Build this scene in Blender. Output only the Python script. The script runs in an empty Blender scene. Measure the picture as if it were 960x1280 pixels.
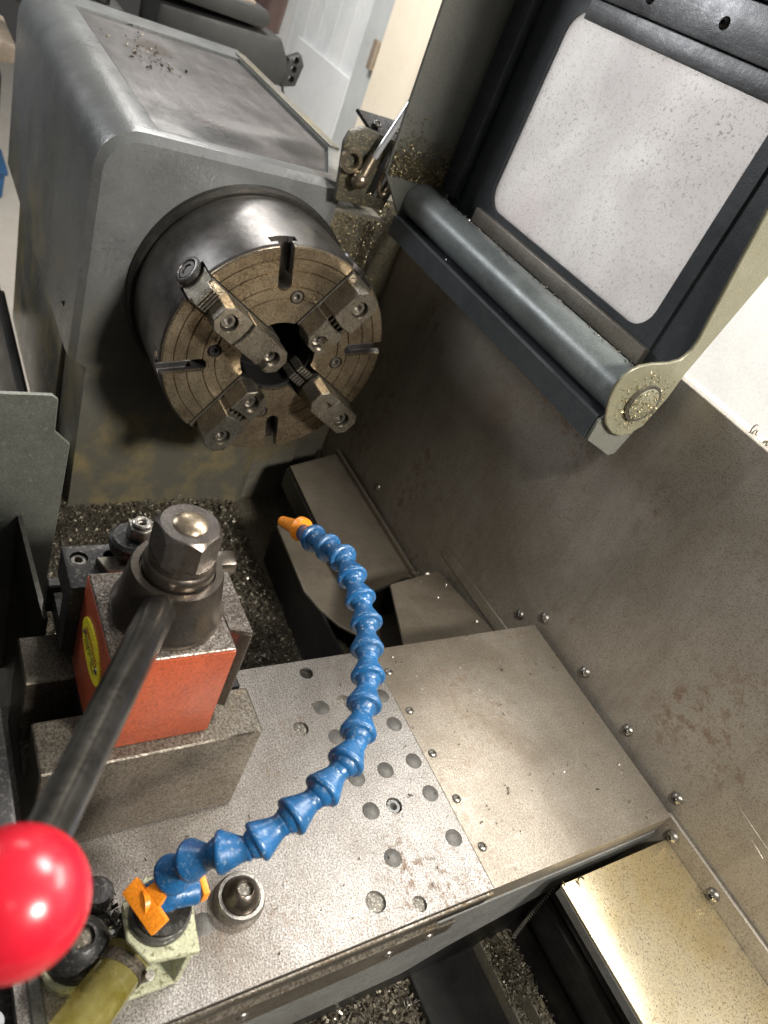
import bpy, bmesh, math, random
from mathutils import Vector, Matrix
random.seed(7)
PI = math.pi
scene = bpy.context.scene
COL = scene.collection
scene.unit_settings.scale_length = 0.6      # one unit is 0.6 m

# ------------------------------------------------------------------ materials
MATS = {}

class NT:
    def __init__(self, name):
        self.m = bpy.data.materials.new(name)
        self.m.use_nodes = True
        self.t = self.m.node_tree
        self.t.nodes.clear()
        self.out = self.n('ShaderNodeOutputMaterial')
        self.p = self.n('ShaderNodeBsdfPrincipled')
        self.l(self.p.outputs[0], self.out.inputs[0])
        self.tc = self.n('ShaderNodeTexCoord').outputs['Object']
        MATS[name] = self.m

    def n(self, kind):
        return self.t.nodes.new(kind)

    def l(self, a, b):
        self.t.links.new(a, b)

    def mapped(self, scale=(1, 1, 1), rot=(0, 0, 0), loc=(0, 0, 0)):
        k = self.n('ShaderNodeMapping')
        k.inputs['Scale'].default_value = scale
        k.inputs['Rotation'].default_value = rot
        k.inputs['Location'].default_value = loc
        self.l(self.tc, k.inputs['Vector'])
        return k.outputs[0]

    def noise(self, scale, detail=4, rough=.6, vec=None, dist=0):
        k = self.n('ShaderNodeTexNoise')
        k.inputs['Scale'].default_value = scale
        k.inputs['Detail'].default_value = detail
        k.inputs['Roughness'].default_value = rough
        k.inputs['Distortion'].default_value = dist
        self.l(vec if vec else self.tc, k.inputs['Vector'])
        return k.outputs['Fac']

    def ramp(self, f, lo, hi, a=0., b=1.):
        k = self.n('ShaderNodeMapRange')
        k.inputs['From Min'].default_value = lo
        k.inputs['From Max'].default_value = hi
        k.inputs['To Min'].default_value = a
        k.inputs['To Max'].default_value = b
        self.l(f, k.inputs['Value'])
        return k.outputs[0]

    def math(self, op, a, b):
        k = self.n('ShaderNodeMath')
        k.operation = op
        for i, v in enumerate((a, b)):
            if isinstance(v, (int, float)):
                k.inputs[i].default_value = v
            else:
                self.l(v, k.inputs[i])
        return k.outputs[0]

    def mix(self, f, a, b):
        k = self.n('ShaderNodeMix')
        k.data_type = 'RGBA'
        if isinstance(f, (int, float)):
            k.inputs[0].default_value = f
        else:
            self.l(f, k.inputs[0])
        for i, v in ((6, a), (7, b)):
            if isinstance(v, tuple):
                k.inputs[i].default_value = (*v, 1)
            else:
                self.l(v, k.inputs[i])
        return k.outputs[2]

    def set(self, name, v):
        s = self.p.inputs[name]
        if isinstance(v, tuple):
            s.default_value = (*v, 1)
        elif isinstance(v, (int, float)):
            s.default_value = v
        else:
            self.l(v, s)

    def bump(self, h, strength, dist=.002):
        k = self.n('ShaderNodeBump')
        k.inputs['Strength'].default_value = strength
        k.inputs['Distance'].default_value = dist
        self.l(h, k.inputs['Height'])
        self.l(k.outputs[0], self.p.inputs['Normal'])


def surf(name, c1, c2, metal=.8, r=(.3, .5), big=5., speck=None, rust=None, streak=None, bump=.15,
         bscale=220., spec=None, coat=0., stain=None, grain=(.22, 420), vary=0., smear=None):
    """Worn surface: two blotchy tones, grit, rust, streaks, uneven gloss."""
    t = NT(name)
    big_n = t.noise(big, 6, .65, dist=.4)
    mid_n = t.noise(big * 7, 5, .7)
    f = t.math('ADD', t.math('MULTIPLY', big_n, .62), t.math('MULTIPLY', mid_n, .38))
    col = t.mix(t.ramp(f, .36, .64), c1, c2)
    rough = t.ramp(t.noise(big * 2.3, 5, .7), .3, .7, r[0], r[1])
    if grain:
        g = t.ramp(t.noise(grain[1], 2, .6), .32, .68, 1 - grain[0], 1 + grain[0])
        gm = t.n('ShaderNodeVectorMath'); gm.operation = 'SCALE'
        t.l(col, gm.inputs[0]); t.l(g, gm.inputs['Scale'])
        col = gm.outputs[0]
    if streak:
        sc, amt, sc_col = streak
        s = t.noise(1., 3, .6, t.mapped(sc))
        col = t.mix(t.ramp(s, .55, .75, 0, amt), col, sc_col)
    if stain:
        amt, s_scale, s_col = stain
        s = t.noise(s_scale, 5, .6, t.mapped(loc=(3.1, 1.7, .4)), dist=.8)
        col = t.mix(t.ramp(s, .5, .72, 0, amt), col, s_col)
    if rust:
        amt, rs, rcol = rust
        a = t.ramp(t.noise(rs, 4, .6, t.mapped(loc=(7.3, 2.2, 5.1))), .5, .68, 0, 1)
        b = t.ramp(t.noise(rs * 16, 3, .7), .5, .62, 0, 1)
        m = t.math('MULTIPLY', t.math('MULTIPLY', a, b), amt)
        col = t.mix(m, col, rcol)
        rough = t.math('ADD', rough, t.math('MULTIPLY', m, .3))
    if speck:
        amt, ss, scol, thr = speck
        s = t.ramp(t.noise(ss, 2, .5), thr, thr + .05, 0, amt)
        col = t.mix(s, col, scol)
    if smear:
        amt, sc, scol = smear
        m_ = t.ramp(t.noise(1., 5, .65, t.mapped(sc, loc=(.7, 4.2, 2.9)), dist=.3), .50, .70, 0, amt)
        col = t.mix(m_, col, scol)
        rough = t.math('SUBTRACT', rough, t.math('MULTIPLY', m_, .12))
    if vary:
        oi = t.n('ShaderNodeObjectInfo').outputs['Random']
        vm = t.n('ShaderNodeVectorMath'); vm.operation = 'SCALE'
        t.l(col, vm.inputs[0]); t.l(t.ramp(oi, 0, 1, 1 - vary, 1 + vary), vm.inputs['Scale'])
        col = vm.outputs[0]
    t.set('Base Color', col)
    t.set('Metallic', metal)
    t.set('Roughness', rough)
    if spec is not None:
        t.set('Specular IOR Level', spec)
    if coat:
        t.set('Coat Weight', coat)
        t.set('Coat Roughness', .2)
    if bump:
        t.bump(t.math('ADD', t.noise(bscale, 3, .6), t.math('MULTIPLY', t.noise(bscale * .12, 3, .5), 1.2)), bump)
    return t.m


surf('slide_steel', (.235, .22, .20), (.36, .345, .325), .62, (.34, .50), 2.6, speck=(.6, 430, (.085, .062, .045), .535), rust=(.75, 5, (.17, .10, .055)), streak=((9, 260, 9), .2, (.45, .44, .43)), bump=.3, bscale=330, grain=(.42, 360), stain=(.65, 2.4, (.14, .115, .09)), smear=(.35, (3.2, 9, 3), (.115, .095, .075)))
surf('cover_steel', (.225, .195, .155), (.32, .288, .24), .62, (.36, .54), 2.2, speck=(.4, 330, (.12, .095, .07), .56), rust=(.5, 4, (.2, .12, .065)), streak=((120, 7, 7), .3, (.42, .385, .33)), bump=.2, grain=(.3, 400), stain=(.7, 2.3, (.15, .11, .07)), smear=(.45, (5, 2.0, 3), (.14, .105, .07)))
surf('skirt_steel', (.15, .152, .145), (.22, .222, .21), .3, (.36, .56), 6, speck=(.5, 260, (.07, .065, .05), .57), stain=(.5, 5, (.10, .095, .08)))
surf('guard_steel', (.29, .265, .225), (.41, .38, .33), .55, (.34, .52), 1.8, speck=(.5, 330, (.16, .11, .075), .57), rust=(.9, 2.2, (.17, .085, .045)), streak=((22, 22, 1.3), .45, (.20, .17, .135)), bump=.14, stain=(.55, 2.4, (.19, .155, .115)), smear=(.4, (7, 7, 1.0), (.46, .43, .385)))
surf('dark_steel', (.05, .047, .043), (.10, .095, .085), .8, (.3, .5), 6, speck=(.4, 200, (.02, .018, .015), .60), bump=.15)
surf('black_oxide', (.026, .026, .028), (.058, .057, .056), .6, (.28, .5), 9, speck=(.6, 190, (.14, .13, .115), .58), bump=.2, stain=(.6, 8, (.05, .042, .03)))
surf('casting_grey', (.125, .131, .132), (.165, .17, .166), .1, (.24, .40), 3.0, speck=(.25, 120, (.25, .23, .18), .62), stain=(.5, 3.0, (.09, .09, .083)), bump=.3, bscale=110, spec=.55, grain=(.07, 300), rust=(.5, 5, (.055, .05, .038)), smear=(.35, (5, 5, 1.5), (.095, .092, .08)))
surf('casting_oily', (.115, .11, .09), (.17, .16, .13), .15, (.3, .5), 4, speck=(.6, 190, (.32, .26, .15), .60), stain=(.75, 4.0, (.22, .175, .085)), bump=.3, bscale=160)
surf('lid_steel', (.05, .046, .045), (.11, .103, .10), .1, (.36, .6), 3.0, speck=(.6, 110, (.03, .022, .016), .62), streak=((4, 40, 4), .5, (.18, .172, .168)), rust=(.6, 6, (.06, .038, .025)), stain=(.8, 3.2, (.028, .026, .026)), bump=.25, bscale=70, spec=.25, smear=(.45, (3, 9, 3), (.17, .16, .155)))
surf('chuck_body', (.11, .105, .105), (.25, .24, .23), .85, (.26, .44), 5, stain=(.6, 7, (.085, .065, .05)), rust=(.5, 9, (.16, .11, .07)), bump=.14, smear=(.45, (3, 12, 12), (.07, .055, .045)))
surf('chuck_face', (.20, .155, .105), (.44, .365, .25), .8, (.22, .42), 3.0, speck=(.5, 200, (.10, .065, .035), .57), rust=(.95, 8, (.085, .05, .022)), stain=(.8, 3.4, (.14, .105, .072)), bump=.22, grain=(.28, 330), smear=(.5, (12, 12, 12), (.11, .08, .05)))
surf('jaw_steel', (.24, .215, .175), (.40, .37, .31), .85, (.22, .40), 10, speck=(.5, 190, (.11, .09, .065), .58), rust=(.7, 10, (.17, .11, .055)), bump=.12, smear=(.4, (22, 22, 22), (.12, .10, .075)), grain=(.2, 300))
surf('bore_black', (.006, .006, .006), (.012, .012, .012), .2, (.5, .7), 6)
surf('screw_steel', (.20, .185, .165), (.34, .32, .29), .85, (.25, .42), 30, speck=(.5, 240, (.05, .04, .03), .6), bump=.1)
surf('tool_red', (.35, .066, .026), (.45, .095, .038), 0., (.3, .45), 5, speck=(.55, 240, (.15, .035, .022), .565), stain=(.7, 6, (.19, .043, .024)), bump=.28, bscale=150, spec=.5, grain=(.16, 300), rust=(.8, 7, (.07, .03, .022)), smear=(.35, (8, 8, 3), (.27, .05, .025)))
surf('ground_grimy', (.10, .085, .07), (.30, .28, .255), .7, (.26, .42), 8, speck=(.85, 330, (.05, .035, .025), .49), stain=(.7, 7, (.06, .045, .035)), bump=.35, bscale=260)
surf('base_steel', (.115, .10, .08), (.21, .19, .155), .6, (.28, .46), 5, speck=(.7, 300, (.055, .04, .026), .51), rust=(.8, 5, (.15, .10, .045)), bump=.2, grain=(.35, 330), stain=(.5, 5, (.08, .062, .045)))
surf('collar_steel', (.10, .085, .07), (.17, .145, .12), .9, (.24, .36), 7, stain=(.5, 9, (.06, .045, .035)), bump=.08)
surf('nut_steel', (.13, .115, .105), (.20, .18, .165), .9, (.22, .36), 12, stain=(.5, 14, (.09, .065, .045)), bump=.08)
surf('brassy_stud', (.24, .19, .13), (.36, .30, .22), .85, (.24, .4), 10, bump=.1, stain=(.5, 30, (.16, .13, .1)))
surf('lever_steel', (.10, .095, .085), (.18, .17, .155), .92, (.18, .30), 9, speck=(.5, 160, (.05, .045, .04), .56), bump=.08, grain=(.1, 400), smear=(.4, (20, 20, 20), (.06, .05, .04)))
surf('manifold_paint', (.36, .37, .24), (.50, .51, .36), .05, (.35, .5), 12, speck=(.7, 150, (.12, .10, .045), .57), stain=(.55, 14, (.25, .22, .09)), bump=.2)
surf('cover_galv', (.74, .63, .40), (.82, .75, .58), .8, (.24, .38), 2.6, speck=(.7, 380, (.18, .12, .06), .60), stain=(.9, 2.0, (.70, .51, .18)), bump=.14, bscale=200, grain=(.18, 420))
surf('sheet_green', (.105, .11, .095), (.15, .155, .135), .4, (.34, .5), 5, speck=(.6, 150, (.23, .22, .18), .67), bump=.15)
surf('door_dark', (.055, .063, .070), (.095, .104, .112), .2, (.32, .5), 6, speck=(.5, 170, (.2, .17, .12), .70), bump=.15, spec=.5)
surf('door_grey', (.13, .135, .118), (.17, .172, .15), .15, (.38, .55), 5, speck=(.4, 150, (.09, .085, .06), .66), bump=.1)
surf('door_khaki', (.165, .16, .11), (.225, .215, .15), .15, (.35, .5), 7, speck=(.35, 260, (.13, .105, .055), .60), bump=.2, stain=(.5, 10, (.17, .155, .09)))
surf('tube_paint', (.21, .24, .24), (.29, .315, .31), .15, (.28, .42), 7, speck=(.4, 130, (.26, .24, .2), .70),
     stain=(.5, 8, (.09, .1, .1)), bump=.12)
surf('rail_alu', (.12, .12, .122), (.22, .22, .222), .7, (.3, .5), 6, streak=((5, 190, 190), .5, (.3, .3, .3)), bump=.15)
surf('oiled_black', (.010, .010, .010), (.022, .021, .02), .2, (.3, .5), 5, speck=(.3, 120, (.08, .075, .06), .74), spec=.45)
surf('floor_paint', (.47, .43, .37), (.56, .52, .46), 0., (.4, .6), 2, bump=.02)
surf('wall_paint', (.70, .70, .685), (.80, .80, .79), 0., (.5, .7), 1.2, stain=(.2, .8, (.64, .63, .6)), bump=.03)
surf('board_blue', (.70, .73, .745), (.82, .84, .84), 0., (.35, .55), 1.6, streak=((5, 5, .4), .7, (.84, .80, .74)), stain=(.6, 2, (.60, .65, .68)), bump=.02)
surf('board_white', (.70, .72, .73), (.80, .82, .83), 0., (.3, .5), 1.5, bump=.02)
surf('trim_cream', (.76, .68, .54), (.82, .75, .62), 0., (.4, .6), 2, bump=.02)
surf('trim_grey', (.44, .46, .46), (.55, .57, .57), 0., (.4, .6), 2, bump=.02)
surf('far_dark', (.016, .017, .016), (.035, .035, .033), .2, (.4, .6), 4, bump=.1)
surf('far_tan', (.24, .19, .14), (.34, .28, .22), .2, (.4, .6), 6)
surf('far_red', (.045, .026, .022), (.07, .038, .032), .2, (.4, .6), 6)
surf('blue_plastic', (.009, .070, .185), (.014, .10, .25), 0., (.22, .42), 22, speck=(.5, 230, (.20, .27, .34), .63), stain=(.75, 26, (.010, .05, .11)), bump=.2, bscale=160, spec=.55, grain=(.12, 300), vary=.14, rust=(.5, 30, (.13, .19, .24)))
surf('orange_plastic', (.80, .235, .012), (.88, .29, .02), 0., (.3, .45), 14, speck=(.4, 120, (.5, .12, .01), .68), bump=.08)
surf('knob_red', (.43, .008, .020), (.50, .011, .026), 0., (.18, .34), 9, bump=.03, bscale=60, spec=.5, grain=(.05, 240), smear=(.3, (26, 26, 60), (.29, .010, .016)))
surf('label_yellow', (.78, .66, .02), (.84, .74, .04), 0., (.35, .5), 30, stain=(.5, 60, (.5, .4, .02)), bump=.05)
surf('print_black', (.03, .028, .01), (.05, .045, .02), 0., (.4, .6), 20)
surf('print_red', (.45, .10, .02), (.52, .16, .03), 0., (.4, .6), 20)
surf('chrome_rod', (.80, .82, .86), (.88, .90, .92), .7, (.16, .24), 8, grain=(.03, 300))
surf('chip_silver', (.26, .24, .2), (.5, .47, .41), .85, (.26, .45), 40)
surf('chip_dark', (.085, .073, .055), (.17, .15, .11), .6, (.35, .55), 30)
surf('chip_gold', (.20, .16, .085), (.40, .34, .2), .7, (.3, .5), 40)
surf('pan_grime', (.05, .043, .032), (.11, .095, .07), .4, (.35, .6), 8, speck=(.8, 190, (.24, .21, .16), .57), bump=.6, bscale=120)
surf('scratch_bright', (.45, .42, .36), (.5, .47, .4), .9, (.3, .4), 20)
surf('grime_black', (.012, .011, .009), (.03, .027, .022), .3, (.25, .5), 20, speck=(.5, 170, (.16, .14, .1), .66), bump=.5, bscale=110)

surf('plug_steel', (.085, .08, .072), (.12, .115, .105), .5, (.4, .55), 20)
surf('chip_fill', (.13, .12, .1), (.2, .185, .16), .5, (.4, .6), 30, speck=(.9, 260, (.42, .4, .35), .56), bump=.8, bscale=240)
surf('tray_steel', (.20, .17, .13), (.28, .245, .195), .55, (.36, .54), 4, speck=(.4, 260, (.11, .085, .05), .58), stain=(.6, 4, (.14, .11, .075)), streak=((60, 5, 5), .25, (.33, .3, .25)), bump=.15)
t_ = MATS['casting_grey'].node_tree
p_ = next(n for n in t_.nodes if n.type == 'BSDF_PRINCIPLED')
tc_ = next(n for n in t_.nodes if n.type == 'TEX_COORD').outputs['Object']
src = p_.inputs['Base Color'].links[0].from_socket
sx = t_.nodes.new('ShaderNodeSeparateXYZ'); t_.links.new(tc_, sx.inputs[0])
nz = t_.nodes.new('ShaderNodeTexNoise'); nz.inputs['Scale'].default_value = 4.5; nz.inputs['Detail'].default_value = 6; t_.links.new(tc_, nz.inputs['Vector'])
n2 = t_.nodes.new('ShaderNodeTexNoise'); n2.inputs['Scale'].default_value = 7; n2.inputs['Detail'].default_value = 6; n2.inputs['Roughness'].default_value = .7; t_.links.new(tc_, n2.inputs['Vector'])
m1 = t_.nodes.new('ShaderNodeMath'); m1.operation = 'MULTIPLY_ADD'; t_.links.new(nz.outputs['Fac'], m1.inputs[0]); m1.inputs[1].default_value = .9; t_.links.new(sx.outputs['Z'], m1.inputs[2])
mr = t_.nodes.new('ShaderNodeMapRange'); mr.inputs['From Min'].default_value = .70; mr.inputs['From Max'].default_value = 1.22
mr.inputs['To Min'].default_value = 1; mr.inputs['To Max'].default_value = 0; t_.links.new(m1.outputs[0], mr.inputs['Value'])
low_tone = t_.nodes.new('ShaderNodeMix'); low_tone.data_type = 'RGBA'; low_tone.inputs[6].default_value = (.105, .10, .078, 1); low_tone.inputs[7].default_value = (.22, .175, .085, 1)  # casing turns browner towards the bottom, in blotches
mr2 = t_.nodes.new('ShaderNodeMapRange'); mr2.inputs['From Min'].default_value = .46; mr2.inputs['From Max'].default_value = .66; t_.links.new(n2.outputs['Fac'], mr2.inputs['Value']); t_.links.new(mr2.outputs[0], low_tone.inputs[0])
mx_ = t_.nodes.new('ShaderNodeMix'); mx_.data_type = 'RGBA'; t_.links.new(mr.outputs[0], mx_.inputs[0]); t_.links.new(src, mx_.inputs[6]); t_.links.new(low_tone.outputs[2], mx_.inputs[7])
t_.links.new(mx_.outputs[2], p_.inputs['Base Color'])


surf('bracket_grease', (.05, .047, .035), (.10, .092, .066), .3, (.3, .5), 12, speck=(.7, 220, (.25, .2, .11), .58), stain=(.7, 18, (.03, .027, .02)), bump=.35, bscale=160)
# hand-worn oily dark patches and painted pale highlight streaks on the headstock lid
def patches(mat, spots):
    t_ = mat.node_tree; p_ = next(n for n in t_.nodes if n.type == 'BSDF_PRINCIPLED')
    tc_ = next(n for n in t_.nodes if n.type == 'TEX_COORD').outputs['Object']
    src = p_.inputs['Base Color'].links[0].from_socket
    for (cx_, cy_, rx_, ry_, rot_, amt_, c_) in spots:
        mp = t_.nodes.new('ShaderNodeMapping'); mp.vector_type = 'TEXTURE'
        mp.inputs['Location'].default_value = (cx_, cy_, .99)
        mp.inputs['Rotation'].default_value = (0, 0, rot_)
        mp.inputs['Scale'].default_value = (rx_, ry_, 1)
        nz = t_.nodes.new('ShaderNodeTexNoise'); nz.inputs['Scale'].default_value = 9
        t_.links.new(tc_, mp.inputs[0]); t_.links.new(tc_, nz.inputs['Vector'])
        ln = t_.nodes.new('ShaderNodeVectorMath'); ln.operation = 'LENGTH'; t_.links.new(mp.outputs[0], ln.inputs[0])
        ad = t_.nodes.new('ShaderNodeMath'); ad.operation = 'ADD'
        t_.links.new(ln.outputs['Value'], ad.inputs[0]); t_.links.new(nz.outputs['Fac'], ad.inputs[1])
        mr = t_.nodes.new('ShaderNodeMapRange'); mr.interpolation_type = 'SMOOTHSTEP'
        mr.inputs['From Min'].default_value = .95; mr.inputs['From Max'].default_value = 1.7
        mr.inputs['To Min'].default_value = amt_; mr.inputs['To Max'].default_value = 0
        t_.links.new(ad.outputs[0], mr.inputs['Value'])
        mx_ = t_.nodes.new('ShaderNodeMix'); mx_.data_type = 'RGBA'
        t_.links.new(mr.outputs[0], mx_.inputs[0]); t_.links.new(src, mx_.inputs[6]); mx_.inputs[7].default_value = (*c_, 1)
        src = mx_.outputs[2]
    t_.links.new(src, p_.inputs['Base Color'])


patches(MATS['lid_steel'], [(.435, -.10, .075, .13, .25, .92, (.010, .0095, .0095)), (.36, .13, .08, .11, .6, .85, (.012, .011, .011)),
                            (.47, -.22, .05, .05, 0, .6, (.26, .255, .25)), (.30, .02, .05, .14, .2, .4, (.2, .195, .19)), (-.26, -.08, .09, .06, 0, .8, (.04, .028, .016))])
# scuffed, clouded window sheet
t = NT('window_sheet')
c = t.mix(t.ramp(t.noise(3.2, 5, .6, dist=.5), .35, .65), (.66, .65, .66), (.84, .84, .85))
pink_refl = t.ramp(t.noise(2.4, 2, .4, t.mapped(loc=(1.9, .3, .8))), .56, .72, 0, .35)  # faint pink reflection painted into the sheet's colour
c = t.mix(pink_refl, c, (.72, .62, .64))
s1 = t.ramp(t.noise(150, 3, .6), .60, .67, 0, 1)
s2 = t.ramp(t.noise(5, 4, .7), .40, .60, .2, .85)
c = t.mix(t.math('MULTIPLY', s1, s2), c, (.28, .265, .245))
s3 = t.ramp(t.noise(330, 2, .5), .60, .66, 0, .6)
c = t.mix(s3, c, (.40, .385, .36))
s4 = t.ramp(t.noise(1., 5, .65, t.mapped((6, 6, 2.2)), dist=.8), .50, .74, 0, .3)
c = t.mix(s4, c, (.56, .55, .54))
s5 = t.ramp(t.noise(1., 2, .5, t.mapped((14, 14, 240), rot=(0, .6, 0))), .66, .72, 0, .4)
c = t.mix(s5, c, (.80, .80, .80))
t.set('Base Color', c); t.set('Roughness', t.ramp(t.noise(8, 5, .7), .3, .7, .2, .45))
t.bump(t.noise(190, 3, .6), .2)
tl = t.n('ShaderNodeBsdfTranslucent'); t.l(c, tl.inputs[0])
mx = t.n('ShaderNodeMixShader'); mx.inputs[0].default_value = .55
t.l(t.p.outputs[0], mx.inputs[1]); t.l(tl.outputs[0], mx.inputs[2]); t.l(mx.outputs[0], t.out.inputs[0])

# yellowed clear tube
t = NT('clear_tube')
c = t.mix(t.ramp(t.noise(1., 4, .6, t.mapped((30, 30, 30))), .35, .65), (.24, .20, .035), (.46, .41, .16))
t.set('Base Color', c); t.set('Roughness', .09); t.set('Transmission Weight', .6); t.set('IOR', 1.4)
t.bump(t.noise(60, 3, .6), .25)


# ------------------------------------------------------------------ mesh helpers
class B:
    def __init__(self):
        self.bm = bmesh.new()

    def box(self, x0, x1, y0, y1, z0, z1, M=None):
        vs = [self.bm.verts.new((x, y, z)) for x in (x0, x1) for y in (y0, y1) for z in (z0, z1)]
        if M:
            for v in vs:
                v.co = M @ v.co
        for f in ((0, 1, 3, 2), (4, 6, 7, 5), (0, 4, 5, 1), (2, 3, 7, 6), (0, 2, 6, 4), (1, 5, 7, 3)):
            self.bm.faces.new([vs[i] for i in f])
        return self

    def prism(self, poly, axis, a, b, M=None):
        def P(u, v, w):
            q = {'X': (w, u, v), 'Y': (u, w, v), 'Z': (u, v, w)}[axis]
            return M @ Vector(q) if M else Vector(q)
        lo = [self.bm.verts.new(P(u, v, a)) for u, v in poly]
        hi = [self.bm.verts.new(P(u, v, b)) for u, v in poly]
        n = len(poly)
        self.bm.faces.new(lo); self.bm.faces.new(hi[::-1])
        for i in range(n):
            j = (i + 1) % n
            self.bm.faces.new((lo[j], lo[i], hi[i], hi[j]))
        return self

    def slab(self, pts, thick):
        """polygon through 3-D points given a thickness along its normal"""
        pts = [Vector(p) for p in pts]
        nrm = Vector((0, 0, 0))
        for i in range(len(pts)):
            nrm += pts[i].cross(pts[(i + 1) % len(pts)])
        nrm.normalize()
        lo = [self.bm.verts.new(p) for p in pts]
        hi = [self.bm.verts.new(p + nrm * thick) for p in pts]
        self.bm.faces.new(lo); self.bm.faces.new(hi[::-1])
        n = len(pts)
        for i in range(n):
            j = (i + 1) % n
            self.bm.faces.new((lo[j], lo[i], hi[i], hi[j]))
        return self

    def lathe(self, prof, org=(0, 0, 0), ax=(0, 0, 1), n=48, closed=False, phase=0.):
        ax = Vector(ax).normalized(); org = Vector(org)
        u = ax.orthogonal().normalized(); w = ax.cross(u)
        rings = []
        for tt, r in prof:
            if r < 1e-6:
                rings.append([self.bm.verts.new(org + ax * tt)])
            else:
                rings.append([self.bm.verts.new(org + ax * tt + (u * math.cos(2 * PI * i / n + phase) + w * math.sin(2 * PI * i / n + phase)) * r) for i in range(n)])
        pairs = list(zip(rings[:-1], rings[1:]))
        if closed:
            pairs.append((rings[-1], rings[0]))
        for a, b in pairs:
            for i in range(n):
                j = (i + 1) % n
                if len(a) == 1 and len(b) == 1:
                    continue
                if len(a) == 1:
                    self.bm.faces.new((a[0], b[j], b[i]))
                elif len(b) == 1:
                    self.bm.faces.new((a[i], a[j], b[0]))
                else:
                    self.bm.faces.new((a[i], a[j], b[j], b[i]))
        if not closed:
            for rg in (rings[0], rings[-1]):
                if len(rg) > 1:
                    self.bm.faces.new(rg)
        return self

    def cyl(self, p0, p1, r0, r1=None, n=24):
        p0, p1 = Vector(p0), Vector(p1)
        L = (p1 - p0).length
        return self.lathe([(0, r0), (L, r0 if r1 is None else r1)], p0, p1 - p0, n)

    def tube(self, path, r, n=10):
        path = [Vector(p) for p in path]
        prev = None
        up = Vector((.31, .2, .93))
        for i, p in enumerate(path):
            d = (path[min(i + 1, len(path) - 1)] - path[max(i - 1, 0)]).normalized()
            u = d.cross(up)
            if u.length < 1e-4:
                u = d.orthogonal()
            u.normalize(); w = d.cross(u)
            rr = r(i / (len(path) - 1)) if callable(r) else r
            ring = [self.bm.verts.new(p + (u * math.cos(2 * PI * k / n) + w * math.sin(2 * PI * k / n)) * rr) for k in range(n)]
            if prev:
                for k in range(n):
                    j = (k + 1) % n
                    self.bm.faces.new((prev[k], prev[j], ring[j], ring[k]))
            else:
                self.bm.faces.new(ring)
            prev = ring
        self.bm.faces.new(prev[::-1])
        return self

    def bevel(self, w, seg=2, ang=30, only=None):
        self.bm.normal_update()
        bmesh.ops.recalc_face_normals(self.bm, faces=self.bm.faces)
        es = [e for e in self.bm.edges if len(e.link_faces) == 2 and e.calc_face_angle(0) > math.radians(ang)
              and (only is None or only(e))]
        bmesh.ops.bevel(self.bm, geom=es, offset=w, segments=seg, profile=.6, affect='EDGES', clamp_overlap=True)
        return self

    def cut(self, co, no):
        g = self.bm.verts[:] + self.bm.edges[:] + self.bm.faces[:]
        r = bmesh.ops.bisect_plane(self.bm, geom=g, plane_co=co, plane_no=no, clear_outer=True)
        es = [e for e in r['geom_cut'] if isinstance(e, bmesh.types.BMEdge)]
        bmesh.ops.holes_fill(self.bm, edges=es)
        return self


def base_of(o):
    v = Vector((0, 0, 0))
    while o:
        v += o.location
        o = o.parent
    return v


def obj(name, b, mat, parent=None, ang=35, origin=None):
    bmesh.ops.recalc_face_normals(b.bm, faces=b.bm.faces)
    if parent:
        base = base_of(parent)
    else:
        if origin is None:
            xs = [v.co for v in b.bm.verts]
            origin = ((min(v.x for v in xs) + max(v.x for v in xs)) / 2, (min(v.y for v in xs) + max(v.y for v in xs)) / 2, min(v.z for v in xs))
        base = Vector(origin)
    bmesh.ops.translate(b.bm, verts=b.bm.verts, vec=-base)
    me = bpy.data.meshes.new(name)
    b.bm.to_mesh(me); b.bm.free()
    me.materials.append(MATS[mat])
    me.polygons.foreach_set('use_smooth', [True] * len(me.polygons))
    me.set_sharp_from_angle(angle=math.radians(ang))
    o = bpy.data.objects.new(name, me)
    COL.objects.link(o)
    if parent:
        o.parent = parent
    else:
        o.location = base
    return o


def boolean(o, cutters):
    """carve the cutter shapes (list of B) out of o, then drop them"""
    tmp = []
    for k, c in enumerate(cutters):
        bmesh.ops.recalc_face_normals(c.bm, faces=c.bm.faces)
        bmesh.ops.translate(c.bm, verts=c.bm.verts, vec=-base_of(o))
        me = bpy.data.meshes.new('cut'); c.bm.to_mesh(me); c.bm.free()
        q = bpy.data.objects.new('cut', me); q.location = base_of(o)
        COL.objects.link(q)
        md = o.modifiers.new('b', 'BOOLEAN'); md.operation = 'DIFFERENCE'; md.solver = 'EXACT'; md.object = q
        tmp.append(q)
    hi0 = [max(v.co[i] for v in o.data.vertices) for i in range(3)]
    for attempt in range(12):
        bpy.context.view_layer.update()
        dg = bpy.context.evaluated_depsgraph_get()
        me = bpy.data.meshes.new_from_object(o.evaluated_get(dg))
        # a cut can only take away: if the shape grew, nudge the cutters and cut again
        if len(me.vertices) and all(max(v.co[i] for v in me.vertices) < hi0[i] + 1e-4 for i in range(3)):
            break
        for q in tmp:
            q.location = base_of(o) + Vector([random.uniform(-2e-4, 2e-4) for _ in range(3)])
    o.modifiers.clear()
    o.data = me
    me.polygons.foreach_set('use_smooth', [True] * len(me.polygons))
    me.set_sharp_from_angle(angle=math.radians(20))
    for q in tmp:
        bpy.data.objects.remove(q)
    return o


def thing(name, label, cat, loc, group=None):
    o = bpy.data.objects.new(name, None)
    o.empty_display_size = .02
    COL.objects.link(o)
    o.location = loc
    return tag(o, label, cat, group)


def tag(o, label, cat, group=None, kind=None):
    if label:
        o['label'] = label
    if cat:
        o['category'] = cat
    if group:
        o['group'] = group
    if kind:
        o['kind'] = kind
    return o


def structure(name, b, mat, **k):
    o = obj(name, b, mat, **k)
    o['kind'] = 'structure'
    return o


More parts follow.
